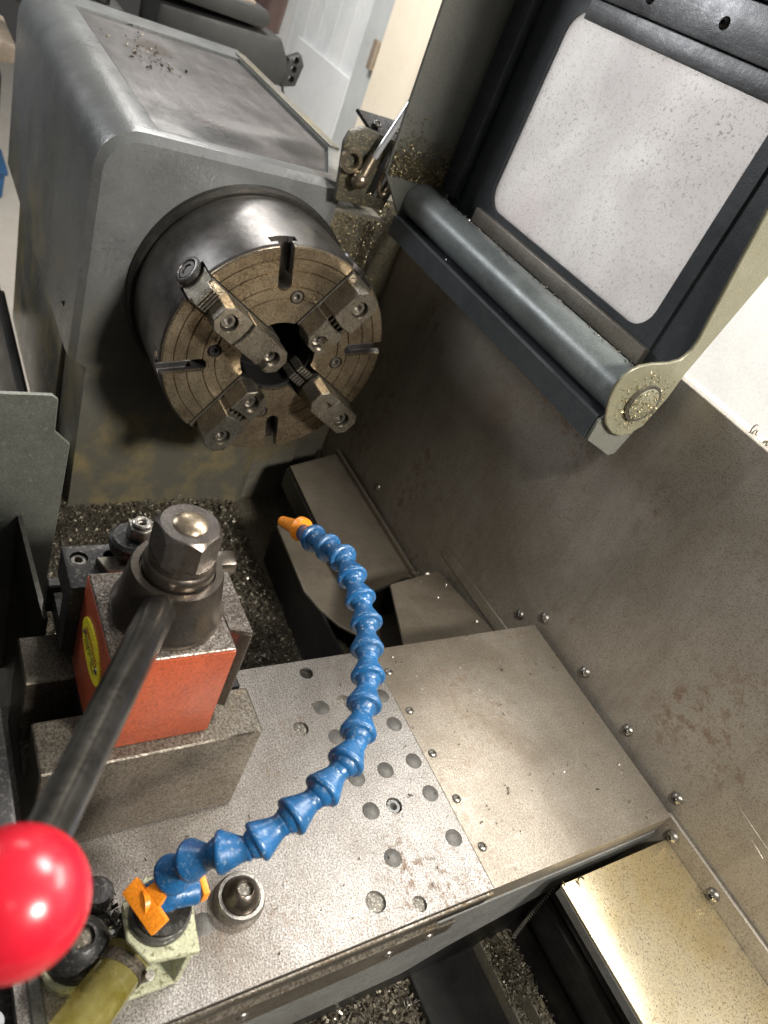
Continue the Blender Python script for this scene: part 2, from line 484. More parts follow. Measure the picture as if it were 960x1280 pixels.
def rot_to(org, ax):
    q = Vector((0, 0, 1)).rotation_difference(Vector(ax).normalized())
    return Matrix.Translation(Vector(org)) @ q.to_matrix().to_4x4()


def hex_prof(r):
    return [(r * math.cos(PI / 3 * i), r * math.sin(PI / 3 * i)) for i in range(6)]


def button_screw(name, org, ax, r, mat, parent, h=None, socket=.5):
    """domed socket screw"""
    h = h or r * .55
    pr = [(0, r)] + [(h * math.sin(a), r * math.cos(a)) for a in (.35, .7, 1.0, 1.2)]
    rs = r * socket * .8
    pr += [(h * 1.0, rs), (h * .25, rs * .9), (h * .2, 0)]
    b = B().lathe(pr, org, ax, 20)
    return obj(name, b, mat, parent)


def catmull(pts, n):
    pts = [Vector(p) for p in pts]
    out = []
    for i in range(len(pts) - 1):
        a = pts[max(i - 1, 0)]; b_ = pts[i]; c_ = pts[i + 1]; d_ = pts[min(i + 2, len(pts) - 1)]
        for k in range(n):
            t_ = k / n
            out.append(.5 * ((2 * b_) + (c_ - a) * t_ + (2 * a - 5 * b_ + 4 * c_ - d_) * t_ * t_ + (3 * b_ - a - 3 * c_ + d_) * t_ ** 3))
    out.append(pts[-1])
    return out


# ------------------------------------------------------------------ setting
structure('floor', B().box(-12, 4, -3, 6, -1.85, -1.75), 'floor_paint')
wall = obj('workshop_wall', B().box(-12, 4, 3.2, 3.35, -1.75, 2.6), 'wall_paint')
tag(wall, 'white painted workshop wall behind the machine, bright at the right edge', 'wall')
b = B()
for i in range(7):
    x = -7.9 + i * .275
    b.box(x, x + .273, 3.15, 3.2, -1.75, 2.4)
o = obj('wall_boards', b.bevel(.002, 1), 'board_blue')
tag(o, 'pale bluish vertical boards on the far wall above the headstock', 'boards')
o = obj('wall_sheet', B().prism([(-7.1, -1.6), (-5.93, -1.6), (-5.93, .07), (-7.08, .08)], 'Y', 3.10, 3.14).bevel(.004, 1), 'board_white')
tag(o, 'smooth white sheet leaning against the pale wall boards', 'board')
o = obj('door_post', B().box(-5.93, -5.60, 3.1, 3.2, -1.75, 2.4).bevel(.01, 1), 'trim_grey')
tag(o, 'grey vertical post between the wall boards and the cream jamb', 'post')
o = obj('door_jamb', B().box(-5.595, -4.7, 3.08, 3.2, -1.75, 2.4).bevel(.01, 1), 'trim_cream')
tag(o, 'cream vertical jamb beside the grey post on the far wall', 'jamb')
o = obj('door_latch', B().box(-5.66, -5.585, 3.05, 3.08, .22, .42).bevel(.006, 1), 'far_tan')
tag(o, 'small tan latch plate on the edge of the cream jamb', 'latch')
o = obj('red_strip', B().box(-4.93, -4.86, 3.05, 3.08, -.5, .6), 'far_red')
tag(o, 'thin dark red strip on the cream jamb', 'strip')

# a machine far behind the headstock
m = thing('far_machine', 'dark machine with tan tabletop standing behind the headstock', 'machine', (-3.7, 1.25, -1.75))
obj('column', B().box(-4.0, -3.6, 1.0, 1.48, -1.75, .40).bevel(.02), 'far_dark', m)
obj('head', B().prism([(.93, .34), (1.5, .34), (1.52, .42), (1.45, .52), (.93, .5)], 'X', -3.75, -3.45).bevel(.02), 'far_dark', m)
tb = obj('tabletop', B().prism([(.90, .53), (1.36, .53), (1.385, .56), (1.36, .6), (.90, .60)], 'X', -3.95, -3.45).bevel(.012), 'far_dark', m)
obj('top_tray', B().box(-3.93, -3.5, .9, 1.32, .6, .608), 'far_tan', tb)
obj('riser', B().cyl((-3.75, 1.47, .5), (-3.75, 1.50, 1.0), .075), 'far_red', m)
hw = obj('valve_bracket', B().prism([(1.49, .34), (1.56, .36), (1.575, .45), (1.55, .49), (1.50, .46)], 'X', -3.5, -3.45).bevel(.008), 'far_dark', m)
boolean(hw, [B().cyl((-3.6, 1.532, z_), (-3.4, 1.532, z_), .014, n=16) for z_ in (.385, .425, .46)])
obj('hanging_cable', B().tube(catmull([(-3.47, 1.50, .36), (-3.47, 1.53, .30), (-3.48, 1.57, .24), (-3.5, 1.58, .1)], 6), .006, 8), 'far_dark', m)
o = thing('far_cabinet', 'dark cluttered bench at the far left behind the headstock', 'bench', (-3.9, .5, -1.75))
obj('bench_body', B().box(-4.1, -3.6, -.3, .425, -1.0, .06).bevel(.02), 'far_dark', o)
obj('bench_rail', B().box(-4.0, -3.65, .46, .86, .30, .40).bevel(.02), 'far_dark', o)
obj('bench_tray', B().box(-4.05, -3.62, .2, .47, .09, .17).bevel(.02), 'far_tan', o)
for i in range(4):
    obj('bottle', B().lathe([(0, .035), (.11, .035), (.14, .014), (.18, .012), (.18, 0)], (-3.75 + .02 * i, .50 + .09 * i, .40), (0, 0, 1), 16), 'far_dark' if i % 2 else 'far_tan', o)
o = thing('blue_bin', 'blue bin standing on the beige workshop floor', 'bin', (-7.0, .82, -1.75))
obj('tub', B().prism([(.5, -1.75), (.86, -1.75), (.875, -1.55), (.45, -1.55)], 'X', -7.3, -6.85).bevel(.02), 'blue_plastic', o)
obj('rim', B().box(-7.33, -6.83, .42, .89, -1.55, -1.51).bevel(.01), 'blue_plastic', o)

# ------------------------------------------------------------------ headstock
hs = thing('headstock', 'grey painted headstock casting with a scuffed steel lid on top', 'headstock', (-2.2, .75, -.47))
arc = [(.361 + .095 - .095 * math.cos(a), .440 + .095 * math.sin(a)) for a in [PI / 2 * i / 8 for i in range(9)]]
prof = [(.361, .0)] + arc + [(1.03, .535), (1.03, -.57), (.412, -.57), (.405, -.02)]
b = B().prism(prof, 'X', -2.80, -1.62)
b.cut((-1.62, .915, 0), Vector((.13, .26, 0)))
b.bevel(.042, 3, 40, only=lambda e: all(v.co.x > -1.90 for v in e.verts) and not (e.verts[0].co.z < .01 and e.verts[1].co.z < .01) and not all(v.co.y > 1.0 for v in e.verts))
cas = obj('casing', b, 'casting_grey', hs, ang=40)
rec = B().prism([(-2.66, .487), (-1.672, .487), (-1.672, .893), (-1.90, .992), (-2.66, .992)], 'Z', .522, .6)
boolean(cas, [rec])
obj('lid', B().prism([(-2.652, .495), (-1.68, .495), (-1.68, .888), (-1.902, .985), (-2.652, .985)], 'Z', .519, .5275).bevel(.004), 'lid_steel', hs)
obj('rear_trim', B().box(-2.72, -1.9, .996, 1.026, .533, .541).bevel(.003), 'casting_oily', hs)
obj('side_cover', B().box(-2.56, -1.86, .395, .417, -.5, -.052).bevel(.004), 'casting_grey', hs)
obj('front_wall', B().box(-1.9, -1.70, 1.0, 1.1845, -.57, .50).bevel(.006), 'casting_oily', hs)
obj('front_web', B().box(-1.75, -1.646, .9, 1.06, -.57, .47).bevel(.006), 'casting_oily', hs)
button_screw('plug_screw', (-1.73, .361, .085), (0, -1, 0), .008, 'black_oxide', hs)
b = B().box(-2.55, -1.5, .285, .305, -.50, -.21).box(-2.55, -1.5, .325, .345, -.50, -.33)
o = obj('guide_rails', b.bevel(.006), 'oiled_black')
tag(o, 'pair of dark rails running along the left side of the headstock', 'rails')

# ------------------------------------------------------------------ chuck
CY, CZ = .739, .214
XF = -1.35
TH0 = math.radians(57)
ch = thing('lathe_chuck', 'round four-jaw steel chuck with golden brown ringed face', 'chuck', (-1.6, CY, CZ - .27))
OA = (0, CY, CZ)


def cf(x, u, v, th):
    """point in the chuck's frame: u along the jaw direction th, v across"""
    return Vector((x, CY + u * math.cos(th) - v * math.sin(th), CZ + u * math.sin(th) + v * math.cos(th)))


def cbox(b, x0, x1, u0, u1, v0, v1, th):
    return b.prism([(u0, v0), (u1, v0), (u1, v1), (u0, v1)], 'X', x0, x1, Matrix.Translation((0, CY, CZ)) @ Matrix.Rotation(th, 4, 'X'))


def cpoly(b, x0, x1, poly, th):
    return b.prism(poly, 'X', x0, x1, Matrix.Translation((0, CY, CZ)) @ Matrix.Rotation(th, 4, 'X'))


def cutters(deep):
    out = [B().lathe([(-1.75, .088), (-1.2, .088)], OA, (1, 0, 0), 48)]
    for k in range(4):
        th = TH0 + k * PI / 2
        out.append(cbox(B(), XF - .055, XF + .1, .05, .30, -.0361, .0361, th))
        ts = th + PI / 4
        q = cbox(B(), XF - .045, XF + .1, .178, .30, -.0155, .0155, ts)
        out.append(q)
        out.append(B().cyl(cf(XF - .045, .178, 0, ts), cf(XF + .1, .178, 0, ts), .0155, n=20))
        out.append(cbox(B(), XF - .043, XF - .022, .19, .31, -.029, .029, ts))
        a = th + math.radians(33)
        p = cf(0, .149, 0, a)
        out.append(B().cyl((XF - .012, p.y, p.z), (XF + .1, p.y, p.z), .0165, n=24))
    return out


body = obj('body', B().lathe([(-1.60, .05), (-1.60, .245), (-1.592, .262), (-1.362, .262), (-1.358, .2595), (-1.358, .05)], OA, (1, 0, 0), 128), 'chuck_body', ch)
boolean(body, cutters(True))
gro = [.145, .172, .207, .234]
pf = [(XF - .012, .05), (XF - .012, .2585), (XF - .003, .2585), (XF, .2560)]
for g in reversed(gro):
    pf += [(XF, g + .0016), (XF - .004, g), (XF, g - .0016)]
pf += [(XF, .05)]
face = obj('face', B().lathe(pf, OA, (1, 0, 0), 128), 'chuck_face', ch, ang=20)
boolean(face, cutters(True))
obj('backplate', B().lathe([(-1.655, .1), (-1.655, .268), (-1.645, .276), (-1.605, .276), (-1.600, .270), (-1.600, .1)], OA, (1, 0, 0), 128), 'dark_steel', ch)
obj('bore_liner', B().lathe([(XF - .015, .0878), (XF - .015, .0845), (-1.6, .0845), (-1.6, .0878)], OA, (1, 0, 0), 48, closed=True), 'bore_black', ch)
obj('spindle_bore', B().lathe([(-1.74, .0), (-1.74, .085), (-1.45, .085), (-1.45, .082), (-1.73, .082), (-1.73, 0)], OA, (1, 0, 0), 48), 'bore_black', ch)


def cap_in_hole(name, org, ax, r, parent, mat='screw_steel'):
    """recessed socket cap screw: ring, head, hexagon socket"""
    pr = [(-.012, r), (.0, r), (.003, r * .9), (.003, r * .52), (-.007, r * .47), (-.0075, 0)]
    return obj(name, B().lathe(pr, org, ax, 24), mat, parent)


for k in range(4):
    a = TH0 + k * PI / 2 + math.radians(33)
    p = cf(XF - .003, .149, 0, a)
    cap_in_hole('face_screw', p, (1, 0, 0), .0135, ch, 'black_oxide' if k == 1 else 'screw_steel')

RIN = [.072, .022, .076, .104]          # how far each jaw is run in
for k in range(4):
    th = TH0 + k * PI / 2
    ri = RIN[k]
    w = .0324
    b = cbox(B(), XF - .05, XF + .006, ri + .012, .252, -.0337, .0337, th)
    b.bevel(.003, 1)
    jaw = obj('jaw', b, 'jaw_steel', ch)
    # outer block and stepped inner block with a curved break between them
    oc = .016
    ro = .226 if k == 1 else .247
    mid = (.160, .146)
    arc_o = [(mid[0] - .006 * math.cos(v / w * 1.3), v) for v in [w * (1 - 2 * i / 8) for i in range(9)]]
    outer = cpoly(B(), XF + .006, XF + .072, [(ro, -w + oc), (ro, w - oc), (ro - oc, w), ] + arc_o + [(ro - oc, -w)], th)
    outer.bevel(.0018, 1, 40)
    oj = obj('outer_step', outer, 'jaw_steel', jaw)
    us = (mid[0] + ro) / 2 + .004
    pc = cf(XF + .072, us, 0, th)
    boolean(oj, [B().cyl(pc - Vector((.028, 0, 0)), pc + Vector((.03, 0, 0)), .0195, n=28)])
    cap_in_hole('jaw_screw', pc - Vector((.012, 0, 0)), (1, 0, 0), .0165, oj)
    arc_i = [(mid[1] - .006 * math.cos(v / w * 1.3), v) for v in [-w * (1 - 2 * i / 8) for i in range(9)]]
    ic = .017
    if k != 3:
        inner = cpoly(B(), XF + .006, XF + .062, [(ri, w - ic), (ri, -w + ic), (ri + ic, -w)] + arc_i + [(ri + ic, w)], th)
        inner.bevel(.0018, 1, 40)
        ij = obj('inner_step', inner, 'jaw_steel', jaw)
        ui = ri + (.024 if k == 0 else .034)
        pc = cf(XF + .062, ui, 0, th)
        cutr = [B().cyl(pc - Vector((.035, 0, 0)), pc + Vector((.03, 0, 0)), .0185, n=28)]
        if k == 0:
            cutr.append(cbox(B(), XF + .034, XF + .1, ui - .004, ui + .018, -.036, -.012, th))
        if k == 1:
            cutr.append(cbox(B(), XF + .034, XF + .1, ui - .004, ui + .016, -.012, .036, th))
        if k == 2:
            cutr.append(cbox(B(), XF + .020, XF + .1, ui - .05, ui, -.014, .008, th))
        boolean(ij, cutr)
        cap_in_hole('jaw_screw', pc - Vector((.020, 0, 0)), (1, 0, 0), .0158, ij)
    else:
        inner = cpoly(B(), XF + .006, XF + .072, [(ri, w - ic), (ri, -w + ic), (ri + ic, -w), (mid[0] - .002, -w), (mid[0] - .002, w), (ri + ic, w)], th)
        inner.bevel(.0018, 1, 40)
        ij = obj('inner_step', inner, 'jaw_steel', jaw)
        pc = cf(XF + .072, ri + .038, 0.004, th)
        boolean(ij, [cbox(B(), XF + .062, XF + .1, ri + .026, ri + .052, -.004, .012, th)])
        # rack teeth showing in the empty inner end of this slot
    # serrations across the gap and at the outer end
    b = B()
    for i in range(5):
        v = -w * .8 + i * w * .4
        cbox(b, XF + .006, XF + .05, mid[1] - .004, mid[0] + .003, v - .0022, v + .0022, th)
    obj('serrations', b.bevel(.0008, 1), 'jaw_steel', jaw)
    if k == 1:
        b = B()
        for i in range(4):
            cbox(b, XF + .004, XF + .034, .228 + i * .0075, .2325 + i * .0075, -.022, .024, th)
        obj('outer_teeth', b.bevel(.0008, 1), 'jaw_steel', jaw)
    b = B()
    for i in range(5 if k == 3 else 0):
        u0 = ri + .004 - i * .009
        if u0 < .03:
            break
        for s in (-1, 1):
            cbox(b, XF - .052, XF - .006, u0 - .0028, u0 + .0028, s * .012 - .009, s * .012 + .009, th)
    if len(b.bm.verts):
        obj('rack_teeth', b.bevel(.001, 1), 'jaw_steel', jaw)
    else:
        b.bm.free()
    # square-drive adjusting screw in the chuck's rim
    c0 = cf(-1.415, .255, 0, th)
    d = Vector((0, math.cos(th), math.sin(th)))
    adj = obj('adjusting_screw', B().lathe([(0, .031), (.0095, .031), (.0115, .028), (.0115, .024), (.007, .022), (.010, .019), (.010, .0125), (-.02, .0115), (-.02, 0)], c0, d, 28), 'chuck_body', ch)

# ------------------------------------------------------------------ rear splash guard
sg = thing('splash_guard', 'tall rust-spotted steel splash guard panel along the rear of the lathe', 'splash guard', (-.5, 1.19, -.55))
obj('panel', B().box(-1.95, .75, 1.185, 1.193, -.57, .605).bevel(.002, 1), 'guard_steel', sg)
obj('top_fold', B().box(-1.70, .75, 1.1935, 1.23, .597, .605).bevel(.002, 1), 'guard_steel', sg)
obj('lower_flange', B().prism([(-.243, -.55), (.75, -.55), (.75, -.004), (-.236, -.004)], 'Y', 1.177, 1.184).bevel(.002, 1), 'guard_steel', sg)
obj('gusset_strip', B().slab([(-1.03, 1.181, -.096), (-.72, 1.181, -.081), (-.72, 1.181, -.118), (-1.03, 1.181, -.126)], .0035).bevel(.002, 1), 'guard_steel', sg)
for x, z in ((-.533, .026), (-.391, .027), (-.681, .025), (-.246, .025), (-.736, -.028), (-1.368, -.19)):
    button_screw('rivet_bolt', (x, 1.185, z), (0, -1, 0), .0125, 'screw_steel', sg, h=.009, socket=.42)
for x, z in ((-.203, -.030), (-.095, -.031)):
    button_screw('rivet_bolt', (x, 1.177, z), (0, -1, 0), .0125, 'screw_steel', sg, h=.009, socket=.42)

for (xa, za), (xb, zb) in (((-.172, .123), (-.101, .116)), ((-.125, .102), (-.093, .097)), ((-.99, -.08), (-1.0, .05))):
    q = [(xa + (xb - xa) * i / 6 + random.uniform(-.0012, .0012), 1.1849, za + (zb - za) * i / 6) for i in range(7)]
    obj('scratch', B().tube(q, lambda f: .00035 * math.sin(PI * (.08 + .84 * f)), 5), 'scratch_bright', sg)

# ------------------------------------------------------------------ raised chuck guard with its window
cg = thing('chuck_guard', 'raised dark chuck guard door with scuffed clouded window and roll bar', 'chuck guard', (-1.15, 1.1, .44))
PY = 1.15
fr = obj('frame', B().box(-1.545, -.727, PY, PY + .012, .56, 1.45).bevel(.002, 1), 'door_dark', cg)
rr = .045
wx0, wx1, wz0, wz1 = -1.395, -.835, .632, 1.03


def rrect(x0, x1, z0, z1, r, n=6):
    p = []
    for cx, cz, a0 in ((x1 - r, z1 - r, 0), (x0 + r, z1 - r, PI / 2), (x0 + r, z0 + r, PI), (x1 - r, z0 + r, 1.5 * PI)):
        p += [(cx + r * math.cos(a0 + PI / 2 * i / n), cz + r * math.sin(a0 + PI / 2 * i / n)) for i in range(n + 1)]
    return p


boolean(fr, [B().prism(rrect(wx0, wx1, wz0, wz1, rr), 'Y', PY - .05, PY + .05)])
obj('window', B().prism(rrect(wx0 - .012, wx1 + .012, wz0 - .012, wz1 + .012, rr), 'Y', PY + .006, PY + .018), 'window_sheet', cg)
# seal round the window, retaining bars above it
seal = obj('window_seal', B().prism(rrect(wx0 - .055, wx1 + .03, wz0 - .028, wz1 + .01, .02), 'Y', PY - .005, PY - .0005), 'door_dark', cg)
boolean(seal, [B().prism(rrect(wx0 + .002, wx1 - .002, wz0 + .002, wz1 - .002, rr), 'Y', PY - .05, PY + .05)])
obj('side_strip', B().box(-1.548, -1.49, PY - .030, PY - .006, .60, 1.45).bevel(.004), 'door_dark', cg)
obj('top_rail', B().box(-1.34, -.74, PY - .016, PY - .0055, 1.018, 1.054).bevel(.003), 'rail_alu', cg)
obj('top_plate', B().box(-1.34, -.74, PY - .012, PY - .002, 1.0565, 1.13).bevel(.003), 'rail_alu', cg)
obj('top_bar', B().box(-1.40, -.74, PY - .03, PY - .001, 1.133, 1.25).bevel(.004), 'door_dark', cg)
for x, z in ((-1.20, 1.085), (-1.02, 1.09), (-.86, 1.10)):
    button_screw('rail_screw', (x, PY - .012, z), (0, -1, 0), .010, 'black_oxide', cg)
obj('sill', B().box(-1.40, -.80, PY - .022, PY - .006, .588, .621).bevel(.003), 'guard_steel', cg)
obj('left_plate', B().prism([(.945, 1.5), (PY + .02, 1.5), (PY + .02, .50), (1.05, .50), (.965, .60)], 'X', -1.556, -1.548).bevel(.002, 1), 'door_grey', cg)
# roll bar
bar = B().lathe([(-1.546, .0), (-1.546, .043), (-.727, .043), (-.727, .0)], (0, 1.08, .558), (1, 0, 0), 40)
obj('roll_bar', bar, 'tube_paint', cg)
# folded strip below the roll bar
obj('bottom_channel', B().prism([(1.030, .518), (1.026, .514), (1.026, .470), (1.060, .468), (1.14, .46), (1.14, .466), (1.066, .474), (1.032, .476), (1.034, .512), (1.10, .506), (1.10, .512)], 'X', -1.545, -.737), 'door_dark', cg)
# end plate: ear at the bottom, arm rising behind it
poly = [(1.195, 1.5), (1.189, .814), (1.153, .627), (1.150, .575), (1.135, .512), (1.112, .494), (1.093, .488), (1.070, .492), (1.054, .500), (1.036, .512),
        (1.024, .527), (1.012, .548), (1.004, .568), (1.001, .588), (1.004, .606), (1.013, .619), (1.028, .629), (1.055, .636), (1.091, .641), (1.116, .650),
        (1.128, .668), (1.128, .690), (1.120, .725), (1.084, .905), (1.05, 1.5)]
obj('end_plate', B().prism(poly, 'X', -.726, -.719).bevel(.0018, 1), 'door_khaki', cg)
obj('end_tip', B().prism([(1.026, .512), (1.028, .470), (1.108, .437), (1.122, .443), (1.16, .60), (1.14, .606)], 'X', -.735, -.728).bevel(.001, 1), 'door_grey', cg)
piv = obj('pivot_boss', B().lathe([(-.728, .031), (-.712, .031), (-.710, .028), (-.710, .0)], (0, 1.088, .562), (1, 0, 0), 32), 'door_khaki', cg)
obj('retaining_ring', B().lathe([(-.7185, .0365), (-.7185, .0315), (-.713, .0315), (-.713, .0365)], (0, 1.088, .562), (1, 0, 0), 32, closed=True), 'screw_steel', piv)

# bracket with rod between headstock and guard
br = thing('rod_bracket', 'grimy bracket holding a bright chrome rod beside the raised guard', 'bracket', (-1.6, .95, .5))
plate = B().prism([(.885, .505), (1.015, .505), (1.03, .58), (1.01, .66), (.90, .672), (.868, .655), (.862, .63)], 'X', -1.60, -1.585).bevel(.004)
pl = obj('plate', plate, 'bracket_grease', br)
boolean(pl, [B().prism([(.955, .53), (.985, .53), (1.0, .59), (.985, .655), (.965, .60)], 'X', -1.7, -1.5)])
for y_, z_ in ((.95, .678), (1.0, .676)):
    button_screw('cover_bolt', (-1.625, y_, z_), (.5, 0, .8), .010, 'screw_steel', br)
obj('back_plate', B().box(-1.70, -1.66, .945, 1.03, .49, .64).bevel(.004), 'oiled_black', br)
obj('top_cover', B().slab([(-1.66, .905, .690), (-1.63, 1.04, .697), (-1.60, 1.04, .664), (-1.615, .945, .655)], .012).bevel(.002, 1), 'black_oxide', br)
obj('rod', B().cyl((-1.560, .931, .622), (-1.562, 1.035, .94), .0075, n=16), 'chrome_rod', br)
obj('rod_end', B().cyl((-1.560, .918, .580), (-1.565, .932, .626), .0125, .0095, n=16), 'brassy_stud', br)
obj('ball_joint', B().lathe([(.02 * math.cos(a) * -1, .02 * math.sin(a)) for a in [PI * i / 10 for i in range(11)]], (-1.562, .915, .568), (1, 0, 0), 20), 'brassy_stud', br)
obj('eye', B().lathe([(0, .026), (.012, .026), (.012, .018), (0, .018)], (-1.58, .885, .60), (1, 0, 0), 24, closed=True), 'brassy_stud', br)
b = B().tube([(-1.575, .99 + .014 * math.cos(a), .575 + .032 * math.sin(a)) for a in [2 * PI * i / 24 for i in range(25)]], .0055, 8)
obj('chain_link', b, 'brassy_stud', br)

# ------------------------------------------------------------------ chip pan, tray
structure('chip_pan', B().box(-1.9, 1.2, -.6, 1.18, -.56, -.47), 'pan_grime')
tr = thing('slanted_tray', 'folded brown steel tray below the chuck beside the splash guard', 'tray', (-1.3, 1.08, -.45))
obj('upper_sheet', B().prism([(-1.535, .985), (-1.60, 1.178), (-1.02, 1.178), (-1.0, .975), (-1.28, .973)], 'Z', -.258, -.25).bevel(.0015, 1), 'tray_steel', tr)
obj('edge_fold', B().prism([(-1.60, 1.168), (-1.60, 1.178), (-1.02, 1.178), (-1.02, 1.168)], 'Z', -.2495, -.235).bevel(.0015, 1), 'tray_steel', tr)
obj('side_fold', B().prism([(-1.535, .978), (-1.535, .986), (-1.28, .974), (-1.28, .966)], 'Z', -.32, -.2585), 'dark_steel', tr)
cx, cy = -1.0, .95
hole = [(cx - .05 * math.cos(a), cy - .05 + .07 * math.sin(a)) for a in [PI / 2 * i / 8 for i in range(9)]]
obj('lower_sheet', B().prism([(-1.330, .880), (-1.36, .985), (-1.0, 1.10), (-.72, 1.10), (-.80, .99), (-.93, .955), (-.97, .915), (-1.03, .885), (-1.09, .868)], 'Z', -.300, -.292).bevel(.001, 1), 'tray_steel', tr)
obj('side_wall', B().prism([(-1.37, .905), (-1.10, .888), (-.70, .888), (-.70, .896), (-1.10, .896), (-1.37, .913)], 'Z', -.468, -.301), 'oiled_black', tr)
fan = obj('fan_plate', B().slab([(-.955, .993, -.140), (-.66, .862, -.075), (-.66, 1.172, -.0955), (-1.000, 1.172, -.158)], -.006), 'tray_steel')
tag(fan, 'brown four-sided steel plate between cross slide and splash guard', 'plate')
o = obj('slide_rear_face', B().prism([(.985, -.205), (1.06, -.165), (1.17, -.162), (1.17, -.46), (1.05, -.46)], 'X', -.992, -.985), 'oiled_black')
tag(o, 'black upright sheet under the brown four-sided plate', 'plate')

# ------------------------------------------------------------------ cross slide
cs = thing('cross_slide', 'wide speckled steel cross slide with rows of plugs and screws', 'cross slide', (-.455, .6, -.3))
top = obj('top_plate', B().box(-.684, -.228, .10, .74270, -.045, 0).bevel(.0005, 1), 'slide_steel', cs)
holes = [(-.657, .6, .0125), (-.589, .645, .0125), (-.554, .548, .0135), (-.391, .646, .0135), (-.269, .551, .0155), (-.246, .614, .0115)]
boolean(top, [B().cyl((x, y, -.03), (x, y, .05), r, n=24) for x, y, r in holes])
obj('cover_plate', B().box(-.684, -.2275, .74285, 1.172, -.05, .0003).bevel(.0005, 1), 'cover_steel', cs)
for i, (x, y, r) in enumerate(holes):
    if i == 3:
        cap_in_hole('socket_screw', (x, y, -.006), (0, 0, 1), r * .9, cs, 'skirt_steel')
    else:
        obj('filled_hole', B().lathe([(-.012, r * .99), (-.005, r * .99), (-.0035, r * .7), (-.003, 0)], (x, y, 0), (0, 0, 1), 24), 'grime_black' if i == 0 else 'chip_fill', cs)
for x, y in ((-.584, .72), (-.584, .599), (-.526, .602), (-.526, .717), (-.449, .605), (-.45, .66), (-.453, .718), (-.393, .718), (-.393, .604), (-.316, .719), (-.317, .605), (-.316, .315)):
    obj('plug', B().lathe([(-.004, .0145), (.0004, .0142), (.0008, .0135), (.0008, 0)], (x, y, 0), (0, 0, 1), 28), 'plug_steel', cs)
for x in (-.629, -.544, -.457, -.372, -.289):
    button_screw('cover_screw', (x, .7595, .0006), (0, 0, 1), .0078, 'screw_steel', cs, h=.005, socket=.5)
obj('wiper_lip', B().box(-.2275, -.222, .10, .742, -.016, -.004).bevel(.0015, 1), 'base_steel', cs)
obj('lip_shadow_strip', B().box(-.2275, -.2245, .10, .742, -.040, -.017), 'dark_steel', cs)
obj('side_ledge', B().box(-.2275, -.218, .10, .655, -.062, -.041).bevel(.002, 1), 'base_steel', cs)
obj('skirt', B().prism([(.10, -.30), (.70, -.285), (.772, -.232), (.98, -.14), (1.172, -.085), (1.172, -.050), (.10, -.062)], 'X', -.240, -.226).bevel(.002, 1), 'skirt_steel', cs)
obj('side_strip', B().prism([(.10, -.13), (.54, -.125), (.70, -.10), (.70, -.064), (.10, -.064)], 'X', -.2255, -.221).bevel(.0015, 1), 'base_steel', cs)
for y in (.584, .657, .36):
    button_screw('side_screw', (-.221, y, -.087), (1, 0, 0), .0085, 'screw_steel', cs)
obj('slide_core', B().box(-.66, -.245, .10, 1.1, -.45, -.055), 'oiled_black', cs)

# ------------------------------------------------------------------ tool post base and tool post
tbx = thing('riser_block', 'grey steel channel block bolted under the red tool post', 'base block', (-.56, .26, 0))
b = B().prism([(-.658, .001), (-.461, .001), (-.461, .183), (-.531, .183), (-.531, .06), (-.585, .06), (-.585, .183), (-.658, .183)], 'Y', .131, .397)
obj('channel', b.bevel(.002, 1), 'base_steel', tbx)
obj('slot_block', B().box(-.580, -.536, .187, .39, .0605, .18), 'oiled_black', tbx)
b = B()
for i in range(3):
    c = Vector((-.556 + .006 * i, .150 + .012 * i, .072 + .004 * i))
    b.tube([c + Vector((.016 * math.cos(a), .018 * math.sin(a), .006 * a / 6)) for a in [.3 * j for j in range(16)]], .0016, 6)
o = obj('curled_chips', b, 'chip_silver')
tag(o, 'few thin curled metal chips lying in the slot of the base block', 'chips')

tp = thing('tool_post', 'red block tool post with big hex nut and long clamping lever', 'tool post', (-.543, .262, .183))
RB = B().box(-.611, -.477, .187, .326, .1835, .340)
obj('dovetail', B().prism([(-.590, .3262), (-.506, .3262), (-.496, .352), (-.600, .352)], 'Z', .20, .340).bevel(.002, 1), 'collar_steel', tp)
obj('block', RB.bevel(.003, 2), 'tool_red', tp)
tt_ = B().box(-.6095, -.4785, .1885, .3245, .3402, .3435).bevel(.0012, 1)
tt_.prism([(-.589, .325), (-.507, .325), (-.498, .351), (-.598, .351)], 'Z', .3402, .3433)
obj('ground_top', tt_, 'ground_grimy', tp)
AX = (-.548, .262, 0)
collar = obj('collar', B().lathe([(.344, .0625), (.352, .0632), (.356, .0612), (.366, .0578), (.405, .0515), (.410, .0495), (.410, .0415), (.406, .040), (.406, 0)], AX, (0, 0, 1), 72), 'collar_steel', tp)
obj('washer', B().lathe([(.4065, .0), (.4065, .0380), (.410, .0395), (.421, .0392), (.4245, .0375), (.426, .0362), (.4345, .0358), (.4348, 0)], AX, (0, 0, 1), 56), 'collar_steel', tp)
